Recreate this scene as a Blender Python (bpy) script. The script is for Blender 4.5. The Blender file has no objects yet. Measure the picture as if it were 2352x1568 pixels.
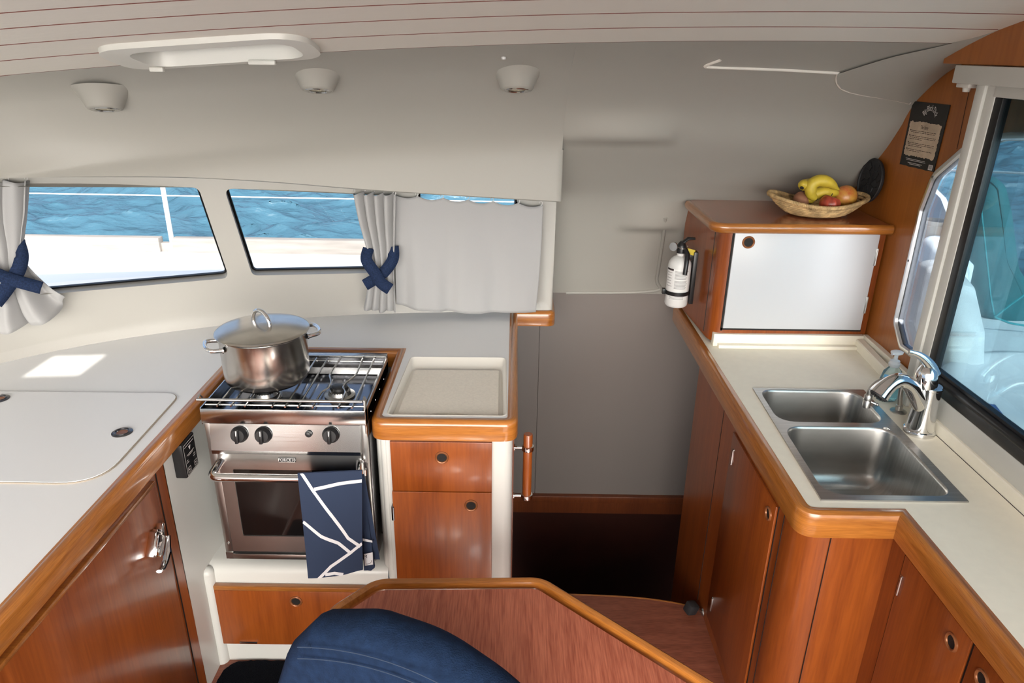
import bpy, bmesh, math, random
from mathutils import Vector, Matrix, Quaternion, noise
from mathutils.geometry import tessellate_polygon
from mathutils.bvhtree import BVHTree
random.seed(7)
PI = math.pi
S = bpy.context.scene
C = S.collection

# ------------------------------------------------------------------ camera numbers
F = 1643.0; TH = math.radians(22.25); RO = math.radians(0.8); CZ = 1.85
def ray(px, py):
    u = (px-1176)/F; v = (784-py)/F
    cr, sr, c, s = math.cos(RO), math.sin(RO), math.cos(TH), math.sin(TH)
    x = u*cr-v*sr; w = u*sr+v*cr
    return Vector((x, c+w*s, -s+w*c))
CAM = Vector((0, 0, CZ))
def onX(px, py, x): d = ray(px, py); return CAM+d*(x/d.x)
def onY(px, py, y): d = ray(px, py); return CAM+d*(y/d.y)
def onZ(px, py, z): d = ray(px, py); return CAM+d*((z-CZ)/d.z)
def hit(px, py, fy):                       # where a sight line meets the upright surface Y = fy(X, Z)
    d = ray(px, py); t = 0.3; last = None
    while t < 6:
        p = CAM+d*t; g = p.y-fy(p.x, p.z)
        if g > 0:
            a, b = t-0.02, t
            for _ in range(18):
                m = (a+b)/2; q = CAM+d*m
                if q.y-fy(q.x, q.z) > 0: b = m
                else: a = m
            return CAM+d*a
        t += 0.02
    return CAM+d*6
def lut(tab):
    def f(x):
        if x <= tab[0][0]: i = 0
        elif x >= tab[-1][0]: i = len(tab)-2
        else:
            i = 0
            while tab[i+1][0] < x: i += 1
        (x0, y0), (x1, y1) = tab[i], tab[i+1]
        t = (x-x0)/(x1-x0)
        if t < 0 or t > 1: return y0+(y1-y0)*t
        def sl(j):
            a = tab[max(j-1, 0)]; b = tab[min(j+1, len(tab)-1)]
            return (b[1]-a[1])/(b[0]-a[0])
        m0, m1, h = sl(i), sl(i+1), x1-x0
        t2, t3 = t*t, t*t*t
        return (2*t3-3*t2+1)*y0+(t3-2*t2+t)*h*m0+(-2*t3+3*t2)*y1+(t3-t2)*h*m1
    return f

# ------------------------------------------------------------------ materials
def newmat(name):
    m = bpy.data.materials.new(name); m.use_nodes = True
    return m, m.node_tree.nodes, m.node_tree.links, m.node_tree.nodes['Principled BSDF']
def mat(name, col, rough=0.5, metal=0.0, coat=0.0, nscale=0, nstr=0.1, ndist=0.002, var=0.0, vscale=4, sheen=0, spec=0.5, stretch=(1,1,1), trans=0, ior=1.45, coatr=0.06, alpha=1):
    m, N, L, b = newmat(name)
    b.inputs['Base Color'].default_value = (*col, 1)
    b.inputs['Roughness'].default_value = rough
    b.inputs['Metallic'].default_value = metal
    b.inputs['Coat Weight'].default_value = coat
    b.inputs['Coat Roughness'].default_value = coatr
    b.inputs['Specular IOR Level'].default_value = spec
    b.inputs['Sheen Weight'].default_value = sheen
    b.inputs['Transmission Weight'].default_value = trans
    b.inputs['IOR'].default_value = ior
    b.inputs['Alpha'].default_value = alpha
    tc = N.new('ShaderNodeTexCoord'); mp = N.new('ShaderNodeMapping'); mp.inputs['Scale'].default_value = stretch
    L.new(tc.outputs['Object'], mp.inputs['Vector'])
    if nscale:
        n = N.new('ShaderNodeTexNoise'); n.inputs['Scale'].default_value = nscale; n.inputs['Detail'].default_value = 4
        L.new(mp.outputs[0], n.inputs['Vector'])
        bp = N.new('ShaderNodeBump'); bp.inputs['Strength'].default_value = nstr; bp.inputs['Distance'].default_value = ndist
        L.new(n.outputs['Fac'], bp.inputs['Height']); L.new(bp.outputs[0], b.inputs['Normal'])
    if var:
        n = N.new('ShaderNodeTexNoise'); n.inputs['Scale'].default_value = vscale; n.inputs['Detail'].default_value = 6
        L.new(mp.outputs[0], n.inputs['Vector'])
        r = N.new('ShaderNodeValToRGB')
        r.color_ramp.elements[0].position = 0.3; r.color_ramp.elements[1].position = 0.7
        r.color_ramp.elements[0].color = (*[max(0, c*(1-var)) for c in col], 1)
        r.color_ramp.elements[1].color = (*[min(1, c*(1+var)) for c in col], 1)
        L.new(n.outputs['Fac'], r.inputs[0]); L.new(r.outputs[0], b.inputs['Base Color'])
    return m
def wood(name, dark, light, use_uv=False, grain=(1,1,1), scale=6.0, rough=0.35, coat=0.3, fig=0.5, spec=0.5):
    """grain: small number on the axis the grain runs along"""
    m, N, L, b = newmat(name)
    tc = N.new('ShaderNodeTexCoord'); mp = N.new('ShaderNodeMapping'); mp.inputs['Scale'].default_value = grain
    L.new(tc.outputs['UV' if use_uv else 'Object'], mp.inputs['Vector'])
    n1 = N.new('ShaderNodeTexNoise'); n1.inputs['Scale'].default_value = scale; n1.inputs['Detail'].default_value = 5; n1.inputs['Distortion'].default_value = 0.6
    n2 = N.new('ShaderNodeTexNoise'); n2.inputs['Scale'].default_value = scale*9; n2.inputs['Detail'].default_value = 4
    L.new(mp.outputs[0], n1.inputs['Vector']); L.new(mp.outputs[0], n2.inputs['Vector'])
    mx = N.new('ShaderNodeMix'); mx.data_type = 'FLOAT'; mx.inputs[0].default_value = fig
    L.new(n1.outputs['Fac'], mx.inputs[2]); L.new(n2.outputs['Fac'], mx.inputs[3])
    r = N.new('ShaderNodeValToRGB')
    r.color_ramp.elements[0].position = 0.36; r.color_ramp.elements[1].position = 0.64
    r.color_ramp.elements[0].color = (*dark, 1); r.color_ramp.elements[1].color = (*light, 1)
    L.new(mx.outputs[0], r.inputs[0]); L.new(r.outputs[0], b.inputs['Base Color'])
    b.inputs['Roughness'].default_value = rough; b.inputs['Coat Weight'].default_value = coat; b.inputs['Coat Roughness'].default_value = 0.12
    b.inputs['Specular IOR Level'].default_value = spec
    return m
M = {}
M['liner'] = mat('gelcoat_liner', (.35,.337,.30), .42, nscale=260, nstr=.12, ndist=.001)
M['wallwhite'] = mat('gelcoat_wall', (.42,.405,.37), .4, nscale=200, nstr=.1, ndist=.001)
M['plank'] = mat('vinyl_plank', (.72,.68,.61), .55, nscale=90, nstr=.25, ndist=.002, stretch=(.25,1,1))
M['groove'] = mat('groove_brown', (.17,.045,.03), .6)
M['gel'] = mat('gelcoat_white', (.66,.66,.62), .28, nscale=30, nstr=.04)
M['top_l'] = mat('laminate_white', (.80,.81,.82), .38, nscale=300, nstr=.08, ndist=.001)
M['top_r'] = mat('laminate_cream', (.88,.83,.70), .42, nscale=300, nstr=.08, ndist=.001, var=.02, vscale=40)
M['seam'] = mat('seam_tan', (.34,.29,.23), .6)
M['dark'] = mat('dark_gap', (.01,.008,.007), .7)
M['trim'] = wood('varnished_trim', (.27,.085,.012), (.50,.185,.034), True, (1.2,26,1), 2.2, .28, .8)
M['trimx'] = wood('varnished_trim_straight', (.24,.075,.012), (.40,.15,.03), False, (1,14,14), 3, .28, .8)
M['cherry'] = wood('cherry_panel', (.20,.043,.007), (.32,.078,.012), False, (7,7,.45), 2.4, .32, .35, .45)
M['cherryd'] = wood('cherry_panel_shaded', (.11,.028,.010), (.17,.045,.014), False, (7,7,.45), 2.4, .34, .3, .45)  # darker copy of the cherry, passage shade put into its colour
M['bulk'] = wood('bulkhead_wood', (.29,.085,.012), (.39,.125,.02), False, (5,5,.4), 2.0, .4, .15, .4)
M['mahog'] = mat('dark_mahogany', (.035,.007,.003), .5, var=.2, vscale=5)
M['table'] = wood('table_laminate', (.30,.07,.036), (.54,.17,.095), False, (11,.55,9), 3.4, .38, .1, .62)
M['floorw'] = wood('floor_laminate', (.15,.04,.022), (.28,.09,.05), False, (.9,12,9), 3.4, .42, .1, .6)
M['grey'] = mat('grey_vinyl', (.20,.172,.155), .6, nscale=400, nstr=.15, ndist=.001)
M['steel'] = mat('stainless', (.56,.56,.55), .17, 1, nscale=8, nstr=.03, stretch=(1,1,30))
M['steelb'] = mat('brushed_stainless', (.50,.49,.47), .30, 1, nscale=40, nstr=.06, stretch=(1,20,1), var=.12, vscale=6)
M['potm'] = mat('pot_stainless', (.60,.57,.53), .22, 1, nscale=6, nstr=.04, stretch=(1,1,1), var=.12, vscale=14)
M['steeld'] = mat('dark_stainless', (.16,.16,.17), .2, 1)
M['chrome'] = mat('chrome', (.80,.80,.80), .06, 1)
M['alu'] = mat('aluminium', (.72,.73,.75), .30, 1)
M['black'] = mat('black_plastic', (.012,.012,.013), .35)
M['blackm'] = mat('black_matte', (.02,.02,.022), .6)
M['hob'] = mat('hob_enamel', (.16,.17,.20), .10, 1)
M['oven'] = mat('oven_glass', (.006,.005,.005), .05, spec=.6)
M['white'] = mat('white_paint', (.66,.65,.63), .35)
M['whited'] = mat('white_door_laminate', (.54,.55,.565), .3)
M['frame'] = mat('white_window_frame', (.66,.65,.60), .3)
M['rubber'] = mat('black_gasket', (.008,.008,.009), .4)
M['curt'] = mat('curtain_cloth', (.42,.415,.41), .85, nscale=700, nstr=.3, ndist=.001, sheen=.2)
M['denim'] = mat('navy_denim', (.014,.026,.065), .85, nscale=500, nstr=.5, ndist=.002, var=.35, vscale=240, spec=.2)
M['chair'] = mat('navy_upholstery', (.009,.021,.052), .9, nscale=350, nstr=.5, ndist=.003, var=.22, vscale=60, spec=.15)
M['towel'] = mat('towel_navy', (.022,.036,.075), .9, nscale=500, nstr=.2, ndist=.001)
M['towelw'] = mat('towel_white', (.72,.72,.74), .9)
M['carpet'] = mat('black_carpet', (.004,.005,.008), .95, spec=.08, nscale=300, nstr=1, ndist=.01)
M['mug'] = mat('ring_brass', (.30,.11,.04), .3, .3)
M['deck'] = mat('deck_gelcoat', (.62,.63,.64), .5, nscale=60, nstr=.1)
M['teak'] = mat('weathered_teak', (.30,.265,.235), .8, var=.2, vscale=30, stretch=(.1,1,1))
M['teal'] = mat('teal_canvas', (.010,.10,.115), .7, nscale=8, nstr=.2, ndist=.02, var=.15, vscale=5)
M['blue'] = mat('blue_stripe', (.02,.07,.22), .5)
M['board'] = mat('speckled_board', (.80,.75,.66), .5, var=.05, vscale=150)
M['board'].node_tree.nodes['Principled BSDF'].inputs['Roughness'].default_value = .5
M['tray'] = mat('moulded_tray', (.80,.77,.70), .3)
M['straw'] = mat('straw', (.50,.33,.15), .75, nscale=160, nstr=.8, ndist=.004, var=.5, vscale=38)
M['banana'] = mat('banana_skin', (.52,.38,.035), .45, var=.18, vscale=30)
M['btip'] = mat('banana_tip', (.02,.015,.01), .7)
M['mango'] = wood('mango_skin', (.48,.10,.03), (.62,.36,.06), False, (1,1,1), 16, .35, .1, .25)
M['apple'] = mat('apple_skin', (.36,.055,.03), .3, var=.5, vscale=60, stretch=(1,1,.12))
M['potato'] = mat('brown_skin', (.30,.13,.07), .7, var=.2, vscale=30)
M['paper'] = mat('parchment', (.56,.44,.32), .8, var=.18, vscale=18)
M['poster'] = mat('poster_black', (.012,.011,.011), .35)
M['ink'] = mat('ink', (.03,.02,.02), .8)
M['inkw'] = mat('ink_white', (.75,.73,.70), .8)
M['inkg'] = mat('ink_grey', (.30,.29,.28), .8)
M['yellow'] = mat('yellow_tag', (.62,.48,.05), .6)
M['lblue'] = mat('label_blue', (.12,.42,.72), .5)
M['dblue'] = mat('label_navy', (.01,.03,.16), .5)
M['pump'] = mat('pump_plastic', (.75,.80,.84), .35)
M['clearp'] = mat('clear_plastic', (.70,.88,.94), .08, trans=.92, ior=1.2)
M['mesh'] = mat('grey_mesh_fabric', (.50,.51,.51), .9, nscale=300, nstr=.8, ndist=.004, var=.2, vscale=8)
M['bucket'] = mat('dirty_white_plastic', (.66,.62,.56), .6, var=.12, vscale=12)
M['lens'] = mat('lamp_lens', (.55,.50,.38), .1, .6)
M['frost'] = mat('frosted_acrylic', (.9,.9,.9), .5, trans=.6)
def glassmat(name, tint, refl=1.0, haze=0.0):
    m, N, L, b = newmat(name); N.remove(b)
    out = [n for n in N if n.type == 'OUTPUT_MATERIAL'][0]
    t = N.new('ShaderNodeBsdfTransparent'); t.inputs[0].default_value = (*tint, 1)
    g = N.new('ShaderNodeBsdfGlossy'); g.inputs['Roughness'].default_value = .02
    fr = N.new('ShaderNodeFresnel'); fr.inputs[0].default_value = 1.35
    mu = N.new('ShaderNodeMath'); mu.operation = 'MULTIPLY'; mu.inputs[1].default_value = refl
    mx = N.new('ShaderNodeMixShader')
    L.new(fr.outputs[0], mu.inputs[0]); L.new(mu.outputs[0], mx.inputs[0]); L.new(t.outputs[0], mx.inputs[1]); L.new(g.outputs[0], mx.inputs[2])
    last = mx
    if haze:
        d = N.new('ShaderNodeBsdfTranslucent'); d.inputs[0].default_value = (.8,.85,.9,1)
        no = N.new('ShaderNodeTexNoise'); no.inputs['Scale'].default_value = 9; no.inputs['Detail'].default_value = 8
        m2 = N.new('ShaderNodeMath'); m2.operation = 'MULTIPLY'; m2.inputs[1].default_value = haze
        L.new(no.outputs['Fac'], m2.inputs[0])
        mx2 = N.new('ShaderNodeMixShader'); L.new(m2.outputs[0], mx2.inputs[0]); L.new(mx.outputs[0], mx2.inputs[1]); L.new(d.outputs[0], mx2.inputs[2])
        last = mx2
    L.new(last.outputs[0], out.inputs[0])
    return m
M['glass'] = glassmat('window_glass', (.90,.95,1.0), .35, .012)
M['tint'] = glassmat('tinted_glass', (.60,.72,.75), .10, .012)
def seamat():
    m, N, L, b = newmat('sea_water')
    b.inputs['Base Color'].default_value = (.045,.105,.145,1); b.inputs['Roughness'].default_value = .10
    b.inputs['IOR'].default_value = 1.33
    tc = N.new('ShaderNodeTexCoord'); n = N.new('ShaderNodeTexNoise'); n.inputs['Scale'].default_value = 3.6; n.inputs['Detail'].default_value = 8
    mp = N.new('ShaderNodeMapping'); mp.inputs['Scale'].default_value = (.55,1.2,1)
    L.new(tc.outputs['Object'], mp.inputs[0]); L.new(mp.outputs[0], n.inputs['Vector'])
    bp = N.new('ShaderNodeBump'); bp.inputs['Strength'].default_value = .8; bp.inputs['Distance'].default_value = .12
    L.new(n.outputs['Fac'], bp.inputs['Height']); L.new(bp.outputs[0], b.inputs['Normal'])
    return m
M['sea'] = seamat()
# curtain cloth lets a little light through
def add_translucent(m, col, f):
    N, L = m.node_tree.nodes, m.node_tree.links
    b = N['Principled BSDF']; out = [n for n in N if n.type == 'OUTPUT_MATERIAL'][0]
    t = N.new('ShaderNodeBsdfTranslucent'); t.inputs[0].default_value = (*col, 1)
    mx = N.new('ShaderNodeMixShader'); mx.inputs[0].default_value = f
    L.new(b.outputs[0], mx.inputs[1]); L.new(t.outputs[0], mx.inputs[2]); L.new(mx.outputs[0], out.inputs[0])
add_translucent(M['curt'], (.5,.5,.5), .12)

# ------------------------------------------------------------------ mesh building
class MB:
    def __init__(s): s.v = []; s.f = []; s.m = []; s.uv = []
    def add(s, vs, fs, mi=0, uvs=None):
        o = len(s.v); s.v += [tuple(p) for p in vs]
        for k, f in enumerate(fs):
            s.f.append(tuple(i+o for i in f)); s.m.append(mi)
            s.uv.append([uvs[i] for i in f] if uvs else None)
        return s
    def box(s, x0, x1, y0, y1, z0, z1, bev=0, mi=0, M4=None, seg=2):
        bm = bmesh.new(); bmesh.ops.create_cube(bm, size=1)
        for v in bm.verts:
            v.co = Vector(((x0+x1)/2+v.co.x*(x1-x0), (y0+y1)/2+v.co.y*(y1-y0), (z0+z1)/2+v.co.z*(z1-z0)))
        if bev: bmesh.ops.bevel(bm, geom=bm.edges[:], offset=min(bev, .45*min(abs(x1-x0), abs(y1-y0), abs(z1-z0))), segments=seg, profile=.5, affect='EDGES')
        if M4: bm.transform(M4)
        bm.verts.index_update()
        s.add([v.co for v in bm.verts], [[v.index for v in f.verts] for f in bm.faces], mi); bm.free(); return s
    def lathe(s, prof, c=(0,0,0), rot=None, seg=32, mi=0, sx=1, sy=1, caps=True):
        R = rot or Matrix.Identity(3); c = Vector(c); vs = []; fs = []
        for r, h in prof:
            for k in range(seg):
                a = 2*PI*k/seg; vs.append(c+R@Vector((r*math.cos(a)*sx, r*math.sin(a)*sy, h)))
        n = len(prof)
        for i in range(n-1):
            for k in range(seg):
                a = i*seg+k; b = i*seg+(k+1) % seg
                fs.append((a, b, b+seg, a+seg))
        if caps:
            fs.append(tuple(reversed(range(seg)))); fs.append(tuple(range((n-1)*seg, n*seg)))
        s.add(vs, fs, mi); return s
    def tube(s, pts, r, seg=10, closed=False, mi=0, flat=1.0, up=None):
        pts = [Vector(p) for p in pts]; n = len(pts); rs = r if isinstance(r, (list, tuple)) else [r]*n
        T = []
        for i in range(n):
            if closed: t = pts[(i+1) % n]-pts[i-1]
            else: t = pts[min(i+1, n-1)]-pts[max(i-1, 0)]
            T.append(t.normalized())
        u = Vector(up) if up else (Vector((0,0,1)) if abs(T[0].z) < .9 else Vector((1,0,0)))
        u = (u-T[0]*u.dot(T[0])).normalized(); vs = []; uvs = []; ln = 0
        for i in range(n):
            if i: ln += (pts[i]-pts[i-1]).length
            u = (u-T[i]*u.dot(T[i])); u = u.normalized() if u.length > 1e-6 else Vector((0,0,1))
            w = T[i].cross(u)
            for k in range(seg):
                a = 2*PI*k/seg; vs.append(pts[i]+u*(math.cos(a)*rs[i]*flat)+w*(math.sin(a)*rs[i])); uvs.append((ln, k/seg*2*PI*rs[i]))
        fs = []
        for i in range(n if closed else n-1):
            for k in range(seg):
                a = i*seg+k; b = i*seg+(k+1) % seg; j = (i+1) % n
                fs.append((a, b, j*seg+(k+1) % seg, j*seg+k))
        if not closed: fs.append(tuple(reversed(range(seg)))); fs.append(tuple(range((n-1)*seg, n*seg)))
        s.add(vs, fs, mi, uvs); return s
    def grid(s, rows, mi=0, closed=False, flip=False):
        n = len(rows[0]); vs = [p for r in rows for p in r]; fs = []
        for i in range(len(rows)-1):
            for k in range(n if closed else n-1):
                q = (i*n+k, i*n+(k+1) % n, (i+1)*n+(k+1) % n, (i+1)*n+k)
                fs.append(q[::-1] if flip else q)
        s.add(vs, fs, mi); return s
    def sweep(s, path, prof, mi=0, closed=False):
        """path: [(x,y,z)] horizontal; prof: [(side, dz)] closed outline, side>0 to the left of travel"""
        P = [Vector(p) for p in path]; n = len(P); vs = []; uvs = []; m = len(prof); ln = 0
        per = [0]
        for j in range(m): a, b = prof[j], prof[(j+1) % m]; per.append(per[-1]+math.hypot(a[0]-b[0], a[1]-b[1]))
        for i in range(n):
            if i: ln += (P[i]-P[i-1]).length
            a = P[i]-P[i-1] if (i or closed) else P[1]-P[0]
            b = P[(i+1) % n]-P[i] if (i < n-1 or closed) else P[i]-P[i-1]
            a = Vector((a.x, a.y, 0)).normalized(); b = Vector((b.x, b.y, 0)).normalized()
            na = Vector((-a.y, a.x, 0)); nb = Vector((-b.y, b.x, 0)); nn = (na+nb).normalized(); nn = nn/max(.3, nn.dot(na))
            for j, (o, dz) in enumerate(prof): vs.append(P[i]+nn*o+Vector((0,0,dz))); uvs.append((ln, per[j]))
        fs = []
        for i in range(n if closed else n-1):
            for j in range(m):
                i2 = (i+1) % n; fs.append((i*m+j, i2*m+j, i2*m+(j+1) % m, i*m+(j+1) % m))
        if not closed: fs.append(tuple(range(m))); fs.append(tuple(reversed(range((n-1)*m, n*m))))
        s.add(vs, fs, mi, uvs); return s
    def plate(s, outer, holes=(), t=0.01, fn=None, mi=0, back=True):
        """flat plate from 2D outlines; fn maps (a,b,h) to 3D, h from 0 (face) to -t"""
        fn = fn or (lambda a, b, h: (a, b, h))
        loops = [outer]+list(holes); tri = tessellate_polygon([[Vector((a, b, 0)) for a, b in l] for l in loops])
        flat = [p for l in loops for p in l]; n = len(flat)
        s.add([fn(a, b, 0) for a, b in flat], tri, mi)
        if t:
            if back: s.add([fn(a, b, -t) for a, b in flat], [tuple(reversed(x)) for x in tri], mi)
            for l in loops:
                k = len(l); s.add([fn(a, b, 0) for a, b in l]+[fn(a, b, -t) for a, b in l], [(i, (i+1) % k, k+(i+1) % k, k+i) for i in range(k)], mi)
        return s
    def ball(s, c, r, seg=20, ring=12, mi=0, rot=None, fn=None):
        R = rot or Matrix.Identity(3); rows = []
        for i in range(1, ring):
            ph = PI*i/ring; row = []
            for k in range(seg):
                a = 2*PI*k/seg; p = Vector((math.sin(ph)*math.cos(a), math.sin(ph)*math.sin(a), math.cos(ph)))
                if fn: p = fn(p)
                row.append(Vector(c)+R@Vector((p.x*r[0], p.y*r[1], p.z*r[2])))
            rows.append(row)
        top = Vector((0,0,1)); bot = Vector((0,0,-1))
        if fn: top, bot = fn(top), fn(bot)
        tp = Vector(c)+R@Vector((top.x*r[0], top.y*r[1], top.z*r[2])); bt = Vector(c)+R@Vector((bot.x*r[0], bot.y*r[1], bot.z*r[2]))
        o = [p for rr in rows for p in rr]; n = len(o); fs = []
        for i in range(len(rows)-1):
            for k in range(seg): fs.append((i*seg+k, (i+1)*seg+k, (i+1)*seg+(k+1) % seg, i*seg+(k+1) % seg))
        for k in range(seg): fs.append((n, k, (k+1) % seg)); fs.append((n+1, (len(rows)-1)*seg+(k+1) % seg, (len(rows)-1)*seg+k))
        s.add(o+[tp, bt], fs, mi); return s
    def obj(s, name, mats, parent=None, angle=38, flat=False, fix=True):
        me = bpy.data.meshes.new(name)
        off = Vector((0,0,0)); p = parent
        while p is not None: off += p.location; p = p.parent
        me.from_pydata([Vector(v)-off for v in s.v], [], s.f)
        for x in (mats if isinstance(mats, (list, tuple)) else [mats]): me.materials.append(M[x] if isinstance(x, str) else x)
        for pl, mi in zip(me.polygons, s.m): pl.material_index = mi
        if any(u for u in s.uv):
            ul = me.uv_layers.new(name='UVMap')
            for pl, u in zip(me.polygons, s.uv):
                for k, li in enumerate(pl.loop_indices): ul.data[li].uv = u[k] if u else (0, 0)
        if fix:
            bm = bmesh.new(); bm.from_mesh(me); bmesh.ops.remove_doubles(bm, verts=bm.verts, dist=1e-6)
            bmesh.ops.recalc_face_normals(bm, faces=bm.faces); bm.to_mesh(me); bm.free()
        if not flat:
            me.polygons.foreach_set('use_smooth', [True]*len(me.polygons)); me.set_sharp_from_angle(angle=math.radians(angle))
        me.update()
        o = bpy.data.objects.new(name, me); C.objects.link(o)
        if parent: o.parent = parent
        return o
def tag(o, label=None, cat=None, group=None, kind=None):
    if label: o['label'] = label
    if cat: o['category'] = cat
    if group: o['group'] = group
    if kind: o['kind'] = kind
    return o
def thing(name, loc, label, cat, group=None):
    o = bpy.data.objects.new(name, None); C.objects.link(o); o.location = loc; o.empty_display_size = .05
    return tag(o, label, cat, group)
def struct(o): o['kind'] = 'structure'; return o
def fillet(pts, rad, seg=6):
    """round the corners of a closed 2D outline; rad one number or a list"""
    n = len(pts); out = []
    for i in range(n):
        r = rad[i] if isinstance(rad, (list, tuple)) else rad
        p = Vector(pts[i]); a = Vector(pts[i-1])-p; b = Vector(pts[(i+1) % n])-p
        if r <= 0: out.append(tuple(p)); continue
        la, lb = a.length, b.length; a.normalize(); b.normalize()
        ang = a.angle(b); d = min(r/math.tan(ang/2), la*.49, lb*.49)
        p0, p1 = p+a*d, p+b*d
        for k in range(seg+1):
            t = k/seg; out.append(tuple((1-t)**2*p0+2*t*(1-t)*p+t*t*p1))
    return out
def fillet_open(pts, rad, seg=8):
    out = [tuple(pts[0])]
    for i in range(1, len(pts)-1):
        r = rad[i] if isinstance(rad, (list, tuple)) else rad
        p = Vector(pts[i]); a = Vector(pts[i-1])-p; b = Vector(pts[i+1])-p
        if r <= 0: out.append(tuple(p)); continue
        la, lb = a.length, b.length; a.normalize(); b.normalize()
        d = min(r, la*.49, lb*.49); p0, p1 = p+a*d, p+b*d
        for k in range(seg+1):
            t = k/seg; out.append(tuple((1-t)**2*p0+2*t*(1-t)*p+t*t*p1))
    out.append(tuple(pts[-1])); return out
def spline(pts, n=8):
    P = [Vector(p) for p in pts]; out = []
    for i in range(len(P)-1):
        p0 = P[max(i-1, 0)]; p1 = P[i]; p2 = P[i+1]; p3 = P[min(i+2, len(P)-1)]
        for k in range(n):
            t = k/n; out.append(.5*((2*p1)+(-p0+p2)*t+(2*p0-5*p1+4*p2-p3)*t*t+(-p0+3*p1-3*p2+p3)*t**3))
    out.append(P[-1]); return out
def rotto(d, up=(0,0,1)):
    """3x3 whose Z axis points along d"""
    return Vector(d).to_track_quat('Z', 'Y').to_matrix()
def textmesh(body, size, fn, extr=0.0003, align='CENTER'):
    cu = bpy.data.curves.new('t', 'FONT'); cu.body = body; cu.size = size; cu.align_x = align; cu.align_y = 'CENTER'; cu.resolution_u = 2
    o = bpy.data.objects.new('t', cu); C.objects.link(o); bpy.context.view_layer.update()
    me = bpy.data.meshes.new_from_object(o.evaluated_get(bpy.context.evaluated_depsgraph_get()))
    vs = [fn(v.co.x, v.co.y, extr) for v in me.vertices]; fs = [tuple(p.vertices) for p in me.polygons]
    bpy.data.objects.remove(o); bpy.data.curves.remove(cu); bpy.data.meshes.remove(me)
    return vs, fs
fX = lambda c, s=1: (lambda a, b, h: (c+h*s, a, b))     # plate in the plane X=c, face looks to +X*s
fY = lambda c, s=-1: (lambda a, b, h: (a, c+h*s, b))    # plate in the plane Y=c, face looks to +Y*s
fZ = lambda c: (lambda a, b, h: (a, b, c+h))
rect = lambda a0, a1, b0, b1: [(a0,b0),(a1,b0),(a1,b1),(a0,b1)]
def ring_pull(c, normal, parent, r=.020, name='ring_pull'):
    R = rotto(normal)
    mb = MB(); mb.lathe([(r*.72,.0006),(r*.78,.004),(r*.9,.0052),(r*1.04,.003),(r*1.06,-.002)], c, R, 28, 0, caps=False)
    mb.lathe([(r*.74,.0012),(.0001,.0008)], c, R, 28, 1, caps=False)  # dark disc standing in for the shade inside the finger hole
    return mb.obj(name, ['mug', 'dark'], parent)

# ================================================================== SETTING
wallb = lut([(-2.6,.6),(-2.2,1.3),(-1.9,1.75),(-1.64,2.085),(-1.395,2.287),(-1.08,2.447),(-.8,2.54),(-.55,2.595),(-.2,2.635),(.2,2.665)])
def wally(x, z): return wallb(x)-.15*(z-.9)
lipy = lut([(-2.6,.5),(-2.2,1.2),(-1.9,1.6),(-1.46,2.06),(-1.1,2.27),(-.8,2.37),(-.5,2.43),(.17,2.46)])
def liplin(px):
    T = [(-900,420),(-300,408),(0,405),(380,405),(600,415),(850,435),(1280,462)]
    return lut(T)(px)
ceilp = lut([(-1.5,2.07),(.6,2.06),(1.1,2.04),(1.4,1.998),(1.5,1.98),(1.61,1.959),(1.73,1.935),(1.86,1.908),(2.0,1.878),(2.2,1.835)])
def ceilz(x, y): return ceilp(y)-.022*(.9-x)**2
def cfront(x): return min(2.0, lipy(x)-.10)

# hatch opening in the deckhead
HX0, HX1, HY0, HY1 = -.955, -.525, 1.81, 1.985
GX0, GX1, GY0, GY1 = -1.10, -.66, .35, .90      # added unseen opening further aft, lets through the sun patch
# ceiling with plank seams
g = .0032
lines = [.75,.9,1.04,1.17,1.29,1.40,1.505,1.61,1.73,1.86,2.0]
xs = [-2.5+i*.12 for i in range(12)]+[HX0]+[HX0+(HX1-HX0)*k/5 for k in range(1,5)]+[HX1]+[-.4+.1*i for i in range(17)]+[1.25]
xs = sorted(set(round(x, 4) for x in xs+[GX0, GX1, -.85]))
mb = MB()
def seg_rows(y0, y1, up=0, n=2):
    return [(y0+(y1-y0)*k/n, up) for k in range(n+1)]
yr = []

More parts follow.
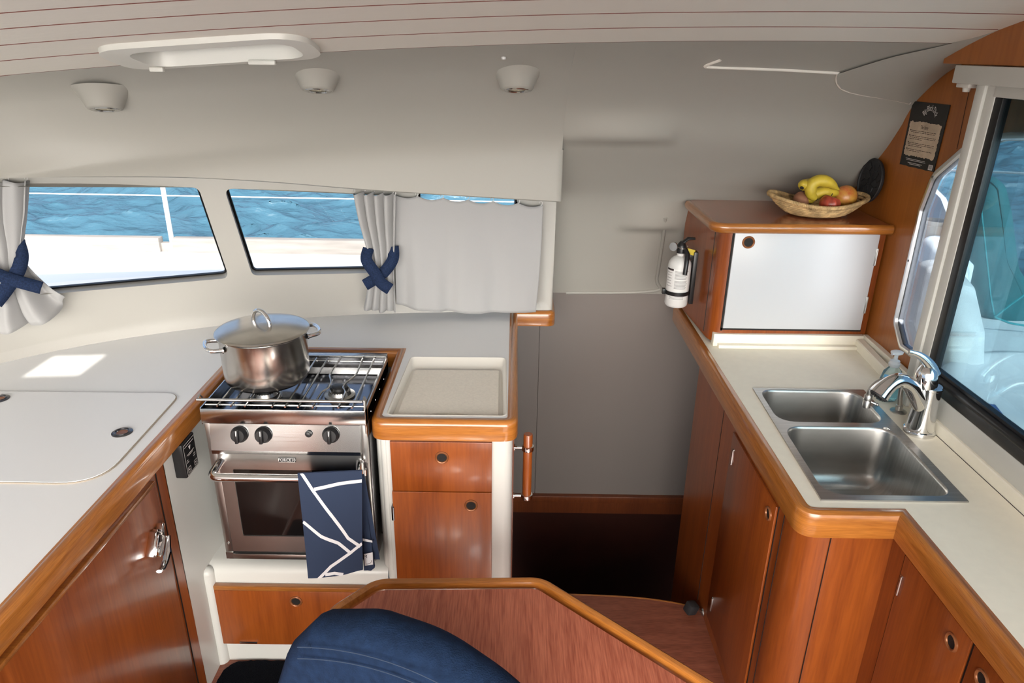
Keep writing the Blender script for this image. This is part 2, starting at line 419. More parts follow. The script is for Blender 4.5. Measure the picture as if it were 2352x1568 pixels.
ys = [-.9,-.4,.2]
for L_ in lines: ys.append(L_)
for i in range(len(ys)-1):
    a, b = ys[i], ys[i+1]
    a2 = a+(g if i > 2 else 0); b2 = b-(g if i+1 > 2 else 0)
    cuts = [a2, b2]
    cuts += [c for c in (HY0, HY1, GY0, GY1) if a2 < c < b2]
    cuts = sorted(cuts)
    for j in range(len(cuts)-1):
        y0, y1 = cuts[j], cuts[j+1]
        for k in range(len(xs)-1):
            x0, x1 = xs[k], xs[k+1]; xm, ym = (x0+x1)/2, (y0+y1)/2
            if HX0 < xm < HX1 and HY0 < ym < HY1: continue
            if GX0 < xm < GX1 and GY0 < ym < GY1: continue
            sh = lambda x: min(0, cfront(x)-2.0)
            q = [(x0, y0+sh(x0)), (x1, y0+sh(x1)), (x1, y1+sh(x1)), (x0, y1+sh(x0))]
            edge = lambda y, yy: .0
            mb.add([(x, y, ceilz(x, y-sh(x))) for x, y in q], [(0,1,2,3)], 0)
    if i+1 > 2:
        for k in range(len(xs)-1):
            x0, x1 = xs[k], xs[k+1]; xm = (x0+x1)/2
            if HX0 < xm < HX1 and HY0 < b < HY1: continue
            if GX0 < xm < GX1 and GY0 < b < GY1: continue
            sh = lambda x: min(0, cfront(x)-2.0)
            for (ya, yb, ua, ub) in ((b-g, b-g*.6, 0, .004), (b-g*.6, b+g*.6, .004, .004), (b+g*.6, b+g, .004, 0)):
                mb.add([(x0, ya+sh(x0), ceilz(x0, b)+ua+(b-ya)*.2), (x1, ya+sh(x1), ceilz(x1, b)+ua+(b-ya)*.2), (x1, yb+sh(x1), ceilz(x1, b)+ub+(b-yb)*.2), (x0, yb+sh(x0), ceilz(x0, b)+ub+(b-yb)*.2)], [(0,1,2,3)], 1)
struct(mb.obj('ceiling', ['plank', 'groove'], angle=20))

# moulded liner: rolls from the deckhead down to the pelmet lip over the windows
rows = []
lip = []
for px in list(range(-900, 0, 60))+list(range(0, 1285, 22))+[1287]:
    p = hit(px, liplin(px), lambda x, z: lipy(x)); lip.append(p)
lprof = lut([(.90,2.86),(1.12,2.79),(1.33,2.70),(1.45,2.59),(1.56,2.475),(1.69,2.36),(1.80,2.2),(1.84,2.1)])
xe_l = .155
def linercol(p):
    x = p.x; y0 = cfront(x); z0 = ceilz(x, 2.0); y3, z3 = lipy(x), p.z
    P0 = Vector((x, y0, z0)); P1 = Vector((x, y0+.5*(y3-y0), z0-.05)); P2 = Vector((x, y3-.015, z3+.24)); P3 = Vector((x, y3, z3))
    off = .022*(.9-x)**2-.022*(.9-xe_l)**2; shift = y3-2.46; out = []
    zt = 1.80-off
    for k in range(26):
        z = zt+(z3-zt)*k/25; yy = lprof(z+off)+shift*min(1, (1.9-z-off)/.3); d = yy-y3
        yy = y3+(d-math.sqrt(d*d+.0009))/2+.0
        out.append(Vector((x, yy, z)))
    a = out[0]; pre = []
    for t in (1, .75, .5, .25): pre.append(Vector((x, a.y+(y0-a.y)*t, a.z+(z0-a.z)*(t+.35*t*(1-t)))))
    return pre+out
rows = []
for p in lip:
    c = linercol(p); c += [Vector((p.x, p.y+.004, p.z-.004)), Vector((p.x, p.y+.012, p.z-.005)), Vector((p.x, p.y+.03, p.z-.003)), Vector((p.x, p.y+.03, p.z+.05))]
    # lip belongs to a pelmet: end it cleanly
    rows.append(c)
mb = MB(); mb.grid(rows)
xe = lip[-1].x
# right return of the pelmet
lc = linercol(lip[-1])
ret = [[q, Vector((q.x+.004, q.y+.004, q.z)), Vector((q.x+.004, 2.9, q.z))] for q in lc[19:]]
mb.grid(ret)
mb.grid([[lc[-1], lc[-1]+Vector((.004,.004,0))],[Vector((xe,2.9,lc[-1].z)), Vector((xe+.004,2.9,lc[-1].z))]])
liner_l = mb.obj('trim_1', 'liner', angle=50); struct(liner_l)

# forward liner over the passage and behind the small upper locker
lprof = lut([(.90,2.86),(1.12,2.79),(1.33,2.70),(1.45,2.59),(1.56,2.475),(1.69,2.36),(1.80,2.2),(1.84,2.1)])
def linerR(x, z):
    y = lprof(z)
    def bump(cx, w, zc, hgt, amp):
        u = (x-cx)/w
        if abs(u) > 1: return 0
        s = (1-u*u)**1.0
        d = z-zc
        if d >= 0: return amp*s*math.exp(-(d/hgt)**2)
        return amp*s*math.exp(-(d/.014)**2)
    y -= bump(.345, .21, 1.578, .07, .045)
    y -= bump(.54, .14, 1.215, .10, .038)
    u_ = min(1, max(0, (x-1.15)/.07)); v_ = min(1, max(0, (1.72-z)/.08))
    y -= .026*u_*u_*(3-2*u_)*v_
    return y
rows = []
zs = [.905+.0125*i for i in range(80)]
zs = [z for z in zs if z < 1.868]
for i in range(60):
    x = xe+(1.24-xe)*i/59
    col = []
    for z in zs:
        col.append(Vector((x, linerR(x, z), z)))
    zt = ceilz(x, 2.0)
    col = [q for q in col if q.z < 1.80]
    a = col[-1]
    for t in (.25, .5, .75, 1): col.append(Vector((x, a.y+(2.0-a.y)*t, a.z+(zt-a.z)*(t+.35*t*(1-t)))))
    n0 = len(col)
    rows.append(col)
mb = MB(); mb.grid(rows)
bot = [r[0] for r in rows]
mb.grid([bot, [Vector((q.x, q.y+.08, q.z)) for q in bot]])
linR = mb.obj('trim_2', 'liner', angle=60); struct(linR)
bvR = BVHTree.FromPolygons([v.co.copy() for v in linR.data.vertices], [tuple(p.vertices) for p in linR.data.polygons])
bvL = BVHTree.FromPolygons([v.co.copy() for v in liner_l.data.vertices], [tuple(p.vertices) for p in liner_l.data.polygons])
def cast(bv, px, py):
    d = ray(px, py).normalized(); r = bv.ray_cast(CAM, d); return (r[0], r[1]) if r[0] else (None, None)
def ridge(pts, r, bv, name='trim', n=6):
    out = []
    P = [cast(bv, *p)[0] for p in spline([(a, b, 0) for a, b in pts], n) for p in [(p.x, p.y)]]
    return [p for p in P if p]
# raised beads in the liner
mb = MB()
for pts in ([(1655,137),(1622,150),(1640,154),(1780,159),(1925,167)], [(1925,167),(1922,185),(1935,203),(1975,215),(2040,225),(2090,236)]):
    P = ridge(pts, .006, bvR)
    if len(P) > 2: mb.tube(P, .0052, 10)
struct(mb.obj('trim_3', 'plank'))
# lower liner panel with a raised right border over the passage
mb = MB()
pts = [cast(bvR, a, b)[0] for a, b in ((1528,500),(1521,560),(1508,640),(1501,668),(1492,677),(1475,679),(1400,677),(1300,672))]
pts = [p for p in pts if p]
mb.tube(spline(pts, 4), .0075, 10)
struct(mb.obj('trim_4', 'liner'))

# cove along the top of the right bulkhead
A = [(.985,2.19,1.800),(1.03,2.12,1.85),(1.125,1.975,1.882),(1.15,1.75,1.932),(1.16,1.4,1.998),(1.16,.8,2.045),(1.16,-.8,2.06)]
B = [(1.233,2.345,1.704),(1.233,2.245,1.772),(1.233,2.127,1.826),(1.233,1.88,1.885),(1.233,1.4,1.90),(1.233,.8,1.90),(1.233,-.8,1.90)]
cpts = [cast(bvR, a, b)[0] for a, b in ((1925,167),(1922,185),(1935,203),(1975,215),(2040,226),(2088,236))]
r0 = spline([p+Vector((-.002,-.006,-.003)) for p in cpts], 8); r0 = [r0[int(k*(len(r0)-1)/8)] for k in range(9)]
A[0] = tuple(cpts[0]); A[1] = tuple(Vector(A[0]).lerp(Vector(A[2]), .45)+Vector((0,0,.004)))
A = spline(A, 6); B = spline(B, 6); rows = []
for i, (a, b) in enumerate(zip(A, B)):
    m = (a+b)/2+Vector((-.02,0,-.02))
    rw = [(1-t)**2*a+2*t*(1-t)*m+t*t*b for t in [k/8 for k in range(9)]]
    q_ = max(0, 1-i/7); q_ = q_*q_*(3-2*q_)
    rows.append([p.lerp(p0_+(a-A[0]).lerp(b-B[0], k/8), q_) for k, (p, p0_) in enumerate(zip(rw, r0))])
mb = MB(); mb.grid(rows)
e = rows[0]; mb.grid([e, [p+Vector((-.003,.03,.02)) for p in e]])
struct(mb.obj('trim_5', 'liner', angle=60))

# ---- window wall
def wn(x):     # outward normal (away from cabin) in plan
    d = (wallb(x+.01)-wallb(x-.01))/.02
    return Vector((-d, 1, .12)).normalized()
def winloop(pts, rad): 
    P = [hit(a, b, wally) for a, b in pts]
    return fillet([(p.x, p.z) for p in P], rad, 7)
W = [winloop([(-260,430),(456,431),(527,640),(-260,712)], .025),
     winloop([(515,433),(905,450),(905,626),(580,633)], .022),
     winloop([(960,440),(1190,452),(1190,626),(960,624)], .022)]
outer = [(-2.55,.86),(.155,.86),(.155,1.52),(-2.55,1.52)]
bm = bmesh.new()
tri = tessellate_polygon([[Vector((a,b,0)) for a,b in l] for l in [outer]+W]); flat = [p for l in [outer]+W for p in l]
vv = [bm.verts.new((a, b, 0)) for a, b in flat]
for t in tri:
    try: bm.faces.new([vv[i] for i in t])
    except ValueError: pass
x = -2.5
while x < .15:
    bmesh.ops.bisect_plane(bm, geom=bm.verts[:]+bm.edges[:]+bm.faces[:], plane_co=(x,0,0), plane_no=(1,0,0)); x += .05
bmesh.ops.bisect_plane(bm, geom=bm.verts[:]+bm.edges[:]+bm.faces[:], plane_co=(0,.93,0), plane_no=(0,1,0))
bmesh.ops.bisect_plane(bm, geom=bm.verts[:]+bm.edges[:]+bm.faces[:], plane_co=(0,.91,0), plane_no=(0,1,0))
def wp(a, b, h=0):
    y = wally(a, b)
    if b < .93: y -= .03*((.93-b)/.03)**2 if b > .9 else .03
    return Vector((a, y, b))+wn(a)*h
for v in bm.verts: v.co = wp(v.co.x, v.co.y)
bm.verts.index_update()
mb = MB(); mb.add([v.co for v in bm.verts], [[v.index for v in f.verts] for f in bm.faces]); bm.free()
# end post beside the passage
mb.grid([[wp(.155, z) for z in (.86,.9,1.2,1.52)], [Vector((.155, 2.9, z)) for z in (.86,.9,1.2,1.52)]])
# reveals
for l in W:
    big = lambda h: [wp(a, b, h) for a, b in l]
    mb.grid([big(0), big(.012), big(.045)], 0, True)
struct(mb.obj('wall_front', 'wallwhite', angle=40))
def inset(l, d):
    n = len(l); out = []
    cx = sum(a for a, b in l)/n; cz = sum(b for a, b in l)/n
    for i in range(n):
        a = Vector(l[i-1]); b = Vector(l[(i+1) % n]); t = (b-a); 
        nn = Vector((-t.y, t.x)).normalized() if t.length else Vector((0,0))
        c = Vector(l[i]); 
        if (Vector((cx, cz))-c).dot(nn) < 0: nn = -nn
        out.append(tuple(c+nn*d))
    return out
for i, l in enumerate(W):
    li = inset(l, .008)
    mb = MB(); mb.grid([[wp(a, b, .043) for a, b in l], [wp(a, b, .036) for a, b in li], [wp(a, b, .05) for a, b in li]], 0, True)
    wf = struct(mb.obj('window_%d' % (i+1), 'rubber'))
    mb = MB(); bm = bmesh.new()
    tri = tessellate_polygon([[Vector((a,b,0)) for a,b in l]]); vv = [bm.verts.new((a, b, 0)) for a, b in l]
    for t in tri:
        try: bm.faces.new([vv[k] for k in t])
        except ValueError: pass
    x = -2.5
    while x < .2: bmesh.ops.bisect_plane(bm, geom=bm.verts[:]+bm.edges[:]+bm.faces[:], plane_co=(x,0,0), plane_no=(1,0,0)); x += .06
    for v in bm.verts: v.co = wp(v.co.x, v.co.y, .046)
    bm.verts.index_update(); mb.add([v.co for v in bm.verts], [[v.index for v in f.verts] for f in bm.faces]); bm.free()
    mb.obj('pane', 'glass', wf)
# outer cabin skin above the windows and the roof (unseen; overhang, height and front edge shaped to shade window and deck)
mb = MB()
XR = [-2.7+.1*i for i in range(60)]
OH = (-.905, -.735, .435, .595)   # added roof hole, sized to throw the sun patch on the worktop
def roofz(x, y): return 2.22-.022*(.9-x)**2
xr = sorted(set([-2.7,-2.2,-1.8,-1.4,HX0,HX1,OH[0],OH[1],0,.5,1.0,1.25,1.9])); yrr = sorted(set([-.9,0,OH[2],OH[3],1.2,HY0,HY1,2.25,2.45,2.5]))
for i in range(len(xr)-1):
    for j in range(len(yrr)-1):
        xm, ym = (xr[i]+xr[i+1])/2, (yrr[j]+yrr[j+1])/2
        if HX0 < xm < HX1 and HY0 < ym < HY1: continue
        if OH[0] < xm < OH[1] and OH[2] < ym < OH[3]: continue
        if ym > 2.45: continue
        q = [(xr[i],yrr[j]),(xr[i+1],yrr[j]),(xr[i+1],yrr[j+1]),(xr[i],yrr[j+1])]
        mb.add([(a,b,roofz(a,b)) for a,b in q], [(0,1,2,3)])
rr = []
for i in range(56):
    x = -2.6+i*.05
    n = wn(x); b_ = Vector((x, wally(x,1.5), 1.5)); n.z = 0; n.normalize()
    rr.append([Vector((x, wally(x,1.52), 1.52))+n*.05, Vector((x, wally(x,1.6), 1.62))+n*.05, Vector((x, min(lipy(x)-.2, 2.3), roofz(x, 2.2)))])
mb.grid(rr)
# below the windows
rr = []
for i in range(43):
    x = -2.6+i*.06; n = wn(min(x,.15)); n.z = 0; n.normalize(); xx = min(x, .15)
    w_ = wallb(xx) if x < .2 else wallb(.2)+(x-.2)*.05
    rr.append([Vector((x, w_, .98))+n*.06, Vector((x, w_, .3))+n*.10])
mb.grid(rr)
mb.box(-.0, 1.4, 2.95, 2.99, -.9, 1.98)
mb.grid([[(.2,2.99,1.98),(1.4,2.99,1.98)],[(.2,2.2,2.08),(1.4,2.2,2.08)]])
struct(mb.obj('trim_6', 'deck', angle=30))

# ---- deck hatch
hz = lambda x, y: ceilz(x, y)
th = struct(MB().obj('window_4', 'frame')) if False else None
loop = fillet([(HX0-.04,HY0-.02),(HX1+.035,HY0-.025),(HX1+.03,HY1+.03),(HX0-.055,HY1+.03)], [.08,.10,.09,.08], 8)
inn = fillet([(HX0+.02,HY0+.01),(HX1-.01,HY0+.01),(HX1-.01,HY1-.005),(HX0+.02,HY1-.005)], .06, 8)
mb = MB()
Z = lambda l, d: [Vector((a, b, hz(a, b)+d)) for a, b in l]
mb.grid([Z(loop,.004), Z(loop,-.013), Z(inn,-.016), Z(inn,.03), [Vector((a,b,roofz(a,b)+.02)) for a,b in inn]], 0, True)
hf = struct(mb.obj('window_4', 'frame'))
mb = MB(); mb.plate(inn, (), .006, lambda a, b, h: (a, b, roofz(a, b)+.02+h)); mb.obj('hatch_lid', 'frost', hf)
mb = MB()
for (a, b) in ((430,140),(592,135)):
    p = onZ(a, b, 0) if False else None
for x_, w_ in ((-.93,.018),(-.655,.035)):
    y_ = HY1-.004; z_ = hz(x_, y_)-.020; mb.box(x_-w_, x_+w_, y_-.010, y_+.008, z_-.006, z_+.006, .003)
mb.obj('latch', 'frame', hf)

# ---- far wall of the passage, hull side
mb = MB(); mb.box(-.1, .118, 2.9, 2.94, -.12, 1.0); mb.box(.1205, 1.3, 2.9, 2.94, -.12, 1.0); mb.box(-.1, 1.3, 2.91, 2.96, -.12, 1.0)
struct(mb.obj('wall_far', 'grey', flat=True))
mb = MB(); mb.box(-.1, 1.3, 2.875, 2.93, -.155, -.12, .004); mb.box(-.1, 1.3, 2.885, 2.93, -.22, -.155)
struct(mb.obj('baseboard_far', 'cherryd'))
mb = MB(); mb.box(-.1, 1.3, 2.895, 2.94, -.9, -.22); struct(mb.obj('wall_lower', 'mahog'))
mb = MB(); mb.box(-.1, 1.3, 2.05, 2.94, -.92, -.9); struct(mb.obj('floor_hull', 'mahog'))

# ---- floor of the saloon with its curved step edge
e = [onZ(px, py, 0) for px, py in [(1173,1364),(1300,1365),(1440,1371),(1530,1381),(1602,1396)]]
edge = spline([(p.x, p.y, 0) for p in e], 5)
fl = [(-1.6,-1.1),(1.25,-1.1),(1.25,edge[-1].y-.01)]+[(p.x, p.y) for p in reversed(edge)]+[(-.92, edge[0].y)]+[(-1.6,2.05)]
mb = MB(); mb.plate(fl, (), .03); struct(mb.obj('floor', 'floorw', flat=True))
mb = MB(); mb.sweep([(p.x, p.y, 0) for p in edge], [(-.002,-.03),(.004,-.03),(.004,.001),(-.002,.001)]); struct(mb.obj('trim_7', 'trimx'))
# step riser below the edge
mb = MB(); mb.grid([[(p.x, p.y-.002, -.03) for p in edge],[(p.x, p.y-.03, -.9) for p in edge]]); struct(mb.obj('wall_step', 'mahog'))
# unseen low bulkhead added behind the viewer for reflections, open above for daylight
mb = MB(); mb.box(-2.5, -.9, -1.15, -1.1, 0, .95); mb.box(-.9, 1.25, -1.15, -1.1, 0, .55); struct(mb.obj('wall_back', 'gel'))

mb = MB(); mb.plate(rect(-4,4,-6,-1.2), (), .1, fZ(.25)); struct(mb.obj('floor_aft_bounce', 'deck', flat=True))  # unseen pale deck added to bounce sunlight onto the ceiling
# ---- right bulkhead with its rounded opening
RX = 1.235
RS = RX/1.21
def rs(l): return [(y*RS, 1.85+(z-1.85)*RS) for y, z in l]
fr = [(.35,1.01),(1.907,1.011)]+[(2.045,1.008),(2.112,1.069),(2.114,1.427),(2.088,1.532),(1.968,1.626),(1.83,1.672),(1.6,1.70),(.35,1.72)]
fr = rs(fr)
open_ = fillet(fr, [0,0,.03,.05,.05,.07,.12,.2,.2,0], 6)
top = [(2.30,1.70),(2.2,1.77),(2.085,1.826),(1.85,1.89),(1.4,1.93),(-.9,1.93)]
arc = [(2.72,1.25),(2.69,1.33),(2.613,1.415),(2.499,1.545),(2.39,1.640),(2.30,1.712)]
top = [(y, z+.05 if y < 2.29 else z) for y, z in rs(top)]; arc = [(y+.02, z+.02) for y, z in rs(arc)]
wl = [(-.9,.85),(2.72,.85)]+arc+top[1:]
mb = MB(); mb.plate(wl, [open_], .012, fX(RX, 1) if False else (lambda a, b, h: (RX-h, a, b)))
wr = struct(mb.obj('wall_right', 'bulk', flat=True))
mb = MB()
s_ = onX(2262,180,RX); 
p0, p1 = onX(2232,180,RX), onX(2186,400,RX)
mb.tube([p0+(p0-p1)*.3, p0, p1+(p0-p1)*.27], .0012, 6); struct(mb.obj('trim_8', 'mahog'))
# aluminium surround of the opening
op3 = [(RX-.004, a, b) for a, b in open_[1:-1]]
P = [Vector(p) for p in op3]
mb = MB()
prof_w = .024
n = len(P); rows = []
cen = Vector((RX, 1.7, 1.35))
for i in range(n):
    t = (P[min(i+1, n-1)]-P[max(i-1, 0)]).normalized(); nn = Vector((0, -t.z, t.y))
    if (cen-P[i]).dot(nn) < 0: nn = -nn
    rows.append([P[i]-nn*.004+Vector((.004,0,0)), P[i]-nn*.002-Vector((.008,0,0)), P[i]+nn*.005-Vector((.012,0,0)), P[i]+nn*.012-Vector((.011,0,0)), P[i]+nn*.016-Vector((.004,0,0))])
mb.grid(rows); mb.grid([[r_[-1], r_[-1]+Vector((.004,0,0))-(r_[1]-r_[-1])*.12, r_[-1]+Vector((.018,0,0))] for r_ in rows], 1)
af = tag(struct(mb.obj('window_5', ['alu', 'steeld'], angle=50)))
mb = MB()
for i in (6, len(P)//2-4, len(P)//2+6): pass
for (y_, z_) in ((2.144,1.26),(2.118,1.52)): mb.lathe([(.004,0),(.003,.002),(.0005,.0022)], (RX-.0155, y_, z_), rotto((-1,0,0)), 10)
mb.obj('screw', 'steeld', af)
mb = MB(); mb.plate(inset(open_, .012), (), .004, lambda a, b, h: (RX+.014-h, a, b)); mb.obj('pane', 'glass', af)

# ---- sliding window frame in front of it
WX = 1.16
mb = MB()
mb.box(WX-.012, WX+.03, 1.862, 1.897, .90, 1.785, .003); mb.box(WX-.004, WX+.03, 1.826, 1.864, .93, 1.785, .003)
mb.box(WX-.02, WX+.045, .2, 1.995, 1.782, 1.826, .003); mb.box(WX-.006, WX+.04, .2, 1.83, 1.757, 1.784, .002)
sw = struct(mb.obj('window_6', 'frame'))
mb = MB()
mb.box(WX-.002, WX+.02, 1.797, 1.827, 1.0, 1.757, .002)
mb.box(WX-.004, WX+.022, .2, 1.80, .995, 1.028, .004); mb.tube([(WX-.001,.2,1.036),(WX-.001,1.80,1.036)], .011, 10); mb.box(WX+.000, WX+.018, .2, 1.80, 1.03, 1.055)
mb.obj('gasket', 'rubber', sw)
mb = MB(); mb.box(WX+.007, WX+.011, .2, 1.80, 1.045, 1.76); mb.obj('pane', 'tint', sw)
mb = MB(); mb.box(WX-.004, WX+.03, .2, 1.862, .934, .996, .003); mb.box(WX+.001, WX+.03, .2, 1.862, .92, .95)
mb.obj('sill', 'frame', sw)
mb = MB(); mb.lathe([(.008,0),(.010,.012),(.006,.02)], (WX-.0,1.955,1.762), None, 14); mb.box(WX-.012,WX+.012,1.93,1.985,1.772,1.783,.002); mb.obj('roller', 'bucket', sw)
mb = MB(); mb.box(WX-.012, RX, .0, 2.07, 1.828, 1.93, .002); struct(mb.obj('trim_10', 'bulk', flat=True))

# ================================================================== GALLEY, LEFT SIDE
# ---- worktop with its varnished fiddle
t = thing('worktop', (-.9, 2.0, .86), 'white laminate worktop with varnished fiddle, running under the sea windows and around the stove', 'worktop')
tp = [(-2.5,.3),(-.924,.3),(-.924,2.244),(-.362,2.244),(-.362,1.753),(-.006,1.753),(-.006,2.648),(.15,2.648),(.15,2.70)]
tp = fillet(tp, [0,0,0,0,.03,.03,0,0,0], 5)
for i in range(20):
    x = .13-(.13+2.5)*i/19; tp.append((x, wallb(x)+.01 if x > -2.4 else wallb(x)+.02))
hole = fillet([(-.336,2.176),(-.018,2.180),(-.010,1.768),(-.350,1.765)], .022, 5)
mb = MB(); mb.plate(tp, [hole], .03, fZ(.9)); mb.obj('surface', 'top_l', t, flat=True)
mb = MB()
bot = fillet([(-.322,2.128),(-.034,2.132),(-.024,1.780),(-.338,1.777)], .02, 5)
mb.grid([[(a,b,.9) for a,b in hole], [(a,b,.9015) for a,b in inset(hole,.003)], [(a,b,.899) for a,b in inset(hole,.007)], [(a,b,.8795) for a,b in bot]], 0, True)
mb.plate(bot, (), 0, fZ(.8795)); mb.obj('moulded_tray', 'tray', t)
path = [(-.897,.3),(-.897,2.215),(-.389,2.215),(-.389,1.725),(.020,1.725),(.020,2.620),(.168,2.620),(.168,2.88)]
path = fillet_open(path, [0,0,0,.045,.045,0,.035,0], 8)
prof = [(0.001,-.056),(0,-.050),(0,-.010),(.003,-.002),(.009,.003),(.016,.0045),(.021,.0035),(.023,.0018),(.029,.0015),(.030,-.002),(.030,-.056)]
mb = MB(); mb.sweep([(a, b, .9) for a, b in path], prof); mb.obj('edge_trim', 'trim', t, angle=30)

# ---- lift-out lid in the worktop
t = thing('icebox', (-1.35, 1.64, .9), 'white top-loading lid with two finger rings, set in the worktop left of the stove', 'lid')
lid = fillet([(-1.78,1.41),(-.952,1.405),(-.966,1.878),(-1.78,1.872)], [.05,.10,.05,.05], 8)
mb = MB(); mb.plate(inset(lid,.003), (), .004, fZ(.905)); mb.obj('panel', 'top_l', t, flat=True)
mb = MB(); mb.sweep([(a,b,.9) for a,b in lid], [(.0,.0),(.0,.0035),(.005,.0035),(.005,.0)], closed=True); mb.obj('seam', 'seam', t)
for c in ((-1.019,1.641,.905),(-1.462,1.822,.905)):
    mb = MB(); mb.lathe([(.026,-.001),(.026,.002),(.022,.0035),(.015,.003),(.0135,.0005)], c, None, 28, 0, caps=False)
    mb.lathe([(.0137,.001),(.0001,.0008)], c, None, 28, 1, caps=False)
    mb.tube([Vector(c)+Vector((.0185*math.cos(a), .0185*math.sin(a), .0035)) for a in [2*PI*k/20 for k in range(20)]], .0016, 6, True)
    mb.obj('finger_ring', ['steeld', 'mug'], t)

# ---- moulded white base around the stove
gz = .85
t = thing('galley_unit', (-.65, 1.9, 0), 'white moulded base unit holding the stove in a recess, drawer underneath', 'galley unit')
plan = fillet_open([(-.925,1.634),(-.925,1.76),(-.905,2.0),(-.895,2.27),(-.375,2.27),(-.385,1.775),(-.352,1.757)], [0,.2,.2,.05,.05,.03,0], 6)
mb = MB(); mb.grid([[(a,b,z) for a,b in plan] for z in (.372,.40,gz)])
# ledge, rounded front edge, front face
ledge = fillet([(-.93,1.775),(-.93,2.28),(-.37,2.28),(-.37,1.775)], 0)
fx = [(-.93+.02*k) for k in range(0,29)]
prof_l = [(2.28,.375),(1.80,.375),(1.778,.371),(1.765,.362),(1.758,.345),(1.757,.30),(1.757,.02),(1.757,-.0)]
mb.grid([[(x, y, z) for x in fx] for y, z in prof_l])
mb.box(-.95,-.9262,1.634,1.757,0,.373)
mb.tube([(-.925,1.757,z) for z in (0,.1,.2,.3,.355)], .022, 12); mb.ball((-.925,1.757,.352), (.022,.022,.022))
mb.obj('body', 'gel', t, angle=50)
d = MB(); d.box(-.905,-.40,1.738,1.756,.086,.300,.002); d.box(-.905,-.40,1.7375,1.756,.3005,.316,.002, 1); dr = d.obj('drawer', ['cherry', 'trimx'], t)
p = onY(680,1380,1.738); ring_pull((p.x, 1.738, p.z), (0,-1,0), dr, .0185)
p = onY(573,1470,1.745); d = MB(); d.box(p.x-.028,p.x+.028,1.735,1.757,p.z-.004,p.z+.003,.001); d.obj('hinge', 'steel', dr)

# ---- low wooden locker under the left worktop
t = thing('fridge_cabinet', (-.95, 1.0, 0), 'cherry-veneered locker with chrome lever latch under the left worktop', 'cabinet')
mb = MB(); mb.box(-.96,-.925,.2,1.637,.0,.845); mb.obj('body', 'cherry', t)
mb = MB(); zt = .812
mb.box(-.926,-.913,.25,1.560,.03,zt-.012,.001); mb.box(-.926,-.9125,.25,1.560,zt-.0118,zt,.001,1); dd = mb.obj('door', ['cherry', 'trimx'], t)
mb = MB(); mb.box(-.9255,-.9225,1.588,1.590,.03,.84); mb.obj('seam', 'dark', t)
c = onX(358,1248,-.90); R = Matrix.Rotation(math.radians(-38), 4, 'X'); T4 = Matrix.Translation(c)@R
mb = MB()
mb.box(-.014,.010,-.022,.022,-.034,.030,.005,0,T4); mb.box(.008,.015,-.020,.018,-.030,.022,.004,0,T4)
mb.box(-.012,.004,-.007,.030,.026,.036,.003,0,T4); mb.box(-.012,.006,.012,.022,.022,.052,.003,0,T4)
mb.tube([T4@Vector(p) for p in ((.016,.026,.02),(.022,.024,-.02),(.024,.012,-.045),(.030,-.010,-.060),(.034,-.034,-.066))], [.006,.009,.009,.008,.007], 8, flat=.6)
mb.obj('latch', 'chrome', dd)

# ---- gas alarm panel on the white side wall
t = thing('gas_panel', (-.92, 1.74, .8), 'black gas control panel with two buttons, on white wall left of the stove', 'control panel')
a0, a1 = 1.684, 1.764; z0, z1 = .737, .841
mb = MB(); mb.box(-.925,-.893,a0,a1,z0,z1,.004); mb.obj('box', 'black', t)
fn = lambda a, b, h: (-.8925+h, a, z0+(b-z0)*.846)
mb = MB()
for (u0,u1,v0,v1) in ((.006,.076,.114,.1155),(.006,.076,.006,.0075),(.006,.0075,.006,.1155),(.0745,.076,.006,.1155)): mb.plate(rect(a0+u0,a0+u1,z0+v0,z0+v1), (), 0, fn)
for u in (.012,.052):
    for q in ((0,.018,.012,.0135),(0,.018,.029,.0305),(0,.0015,.012,.0305),(.0165,.018,.012,.0305),(.006,.012,.019,.023)): mb.plate(rect(a0+u+q[0],a0+u+q[1],z0+q[2],z0+q[3]), (), 0, fn)
mb.plate([(a0+.034,z0+.097),(a0+.048,z0+.097),(a0+.041,z0+.082)], (), 0, fn)
for v, u0, u1 in ((.104,.012,.068),(.072,.018,.064),(.067,.026,.056),(.055,.012,.022),(.055,.056,.068),(.048,.012,.026),(.048,.054,.066)): mb.plate(rect(a0+u0,a0+u1,z0+v,z0+v+.0018), (), 0, fn)
mb.obj('markings', 'inkw', t, fix=False)

# ---- slim cabinet right of the stove
t = thing('galley_cabinet', (-.18, 1.95, 0), 'slim white cabinet with wooden drawer over a wooden door, right of the stove', 'cabinet')
pl = fillet([(-.372,1.758),(.006,1.758),(.006,2.66),(-.372,2.66)], [.02,.034,0,0], 8)
mb = MB(); mb.plate(pl, (), .95, fZ(.848)); mb.obj('body', 'gel', t, angle=50)
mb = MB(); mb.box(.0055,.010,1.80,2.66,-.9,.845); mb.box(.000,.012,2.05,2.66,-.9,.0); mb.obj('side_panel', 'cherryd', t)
mb = MB(); mb.box(-.338,-.052,1.742,1.7575,.668,.830,.0015); dr = mb.obj('drawer', 'cherry', t)
p = onY(1015,1050,1.742); ring_pull((p.x,1.742,p.z), (0,-1,0), dr, .0185)
mb = MB(); mb.box(-.340,-.052,1.742,1.7575,.04,.6645,.0015); dr = mb.obj('door', 'cherry', t)
p = onY(1082,1160,1.742); ring_pull((p.x,1.742,p.z), (0,-1,0), dr, .0185)
p = onY(904,1177,1.745); mb = MB(); mb.box(p.x-.005,p.x+.002,1.739,1.758,p.z-.024,p.z+.024,.001); mb.tube([(p.x,1.740,p.z-.022),(p.x,1.740,p.z+.022)], .003, 8); mb.obj('hinge', 'steeld', dr)
mb = MB(); mb.box(-.338,-.052,1.750,1.758,.665,.6675); mb.obj('gap', 'dark', t)

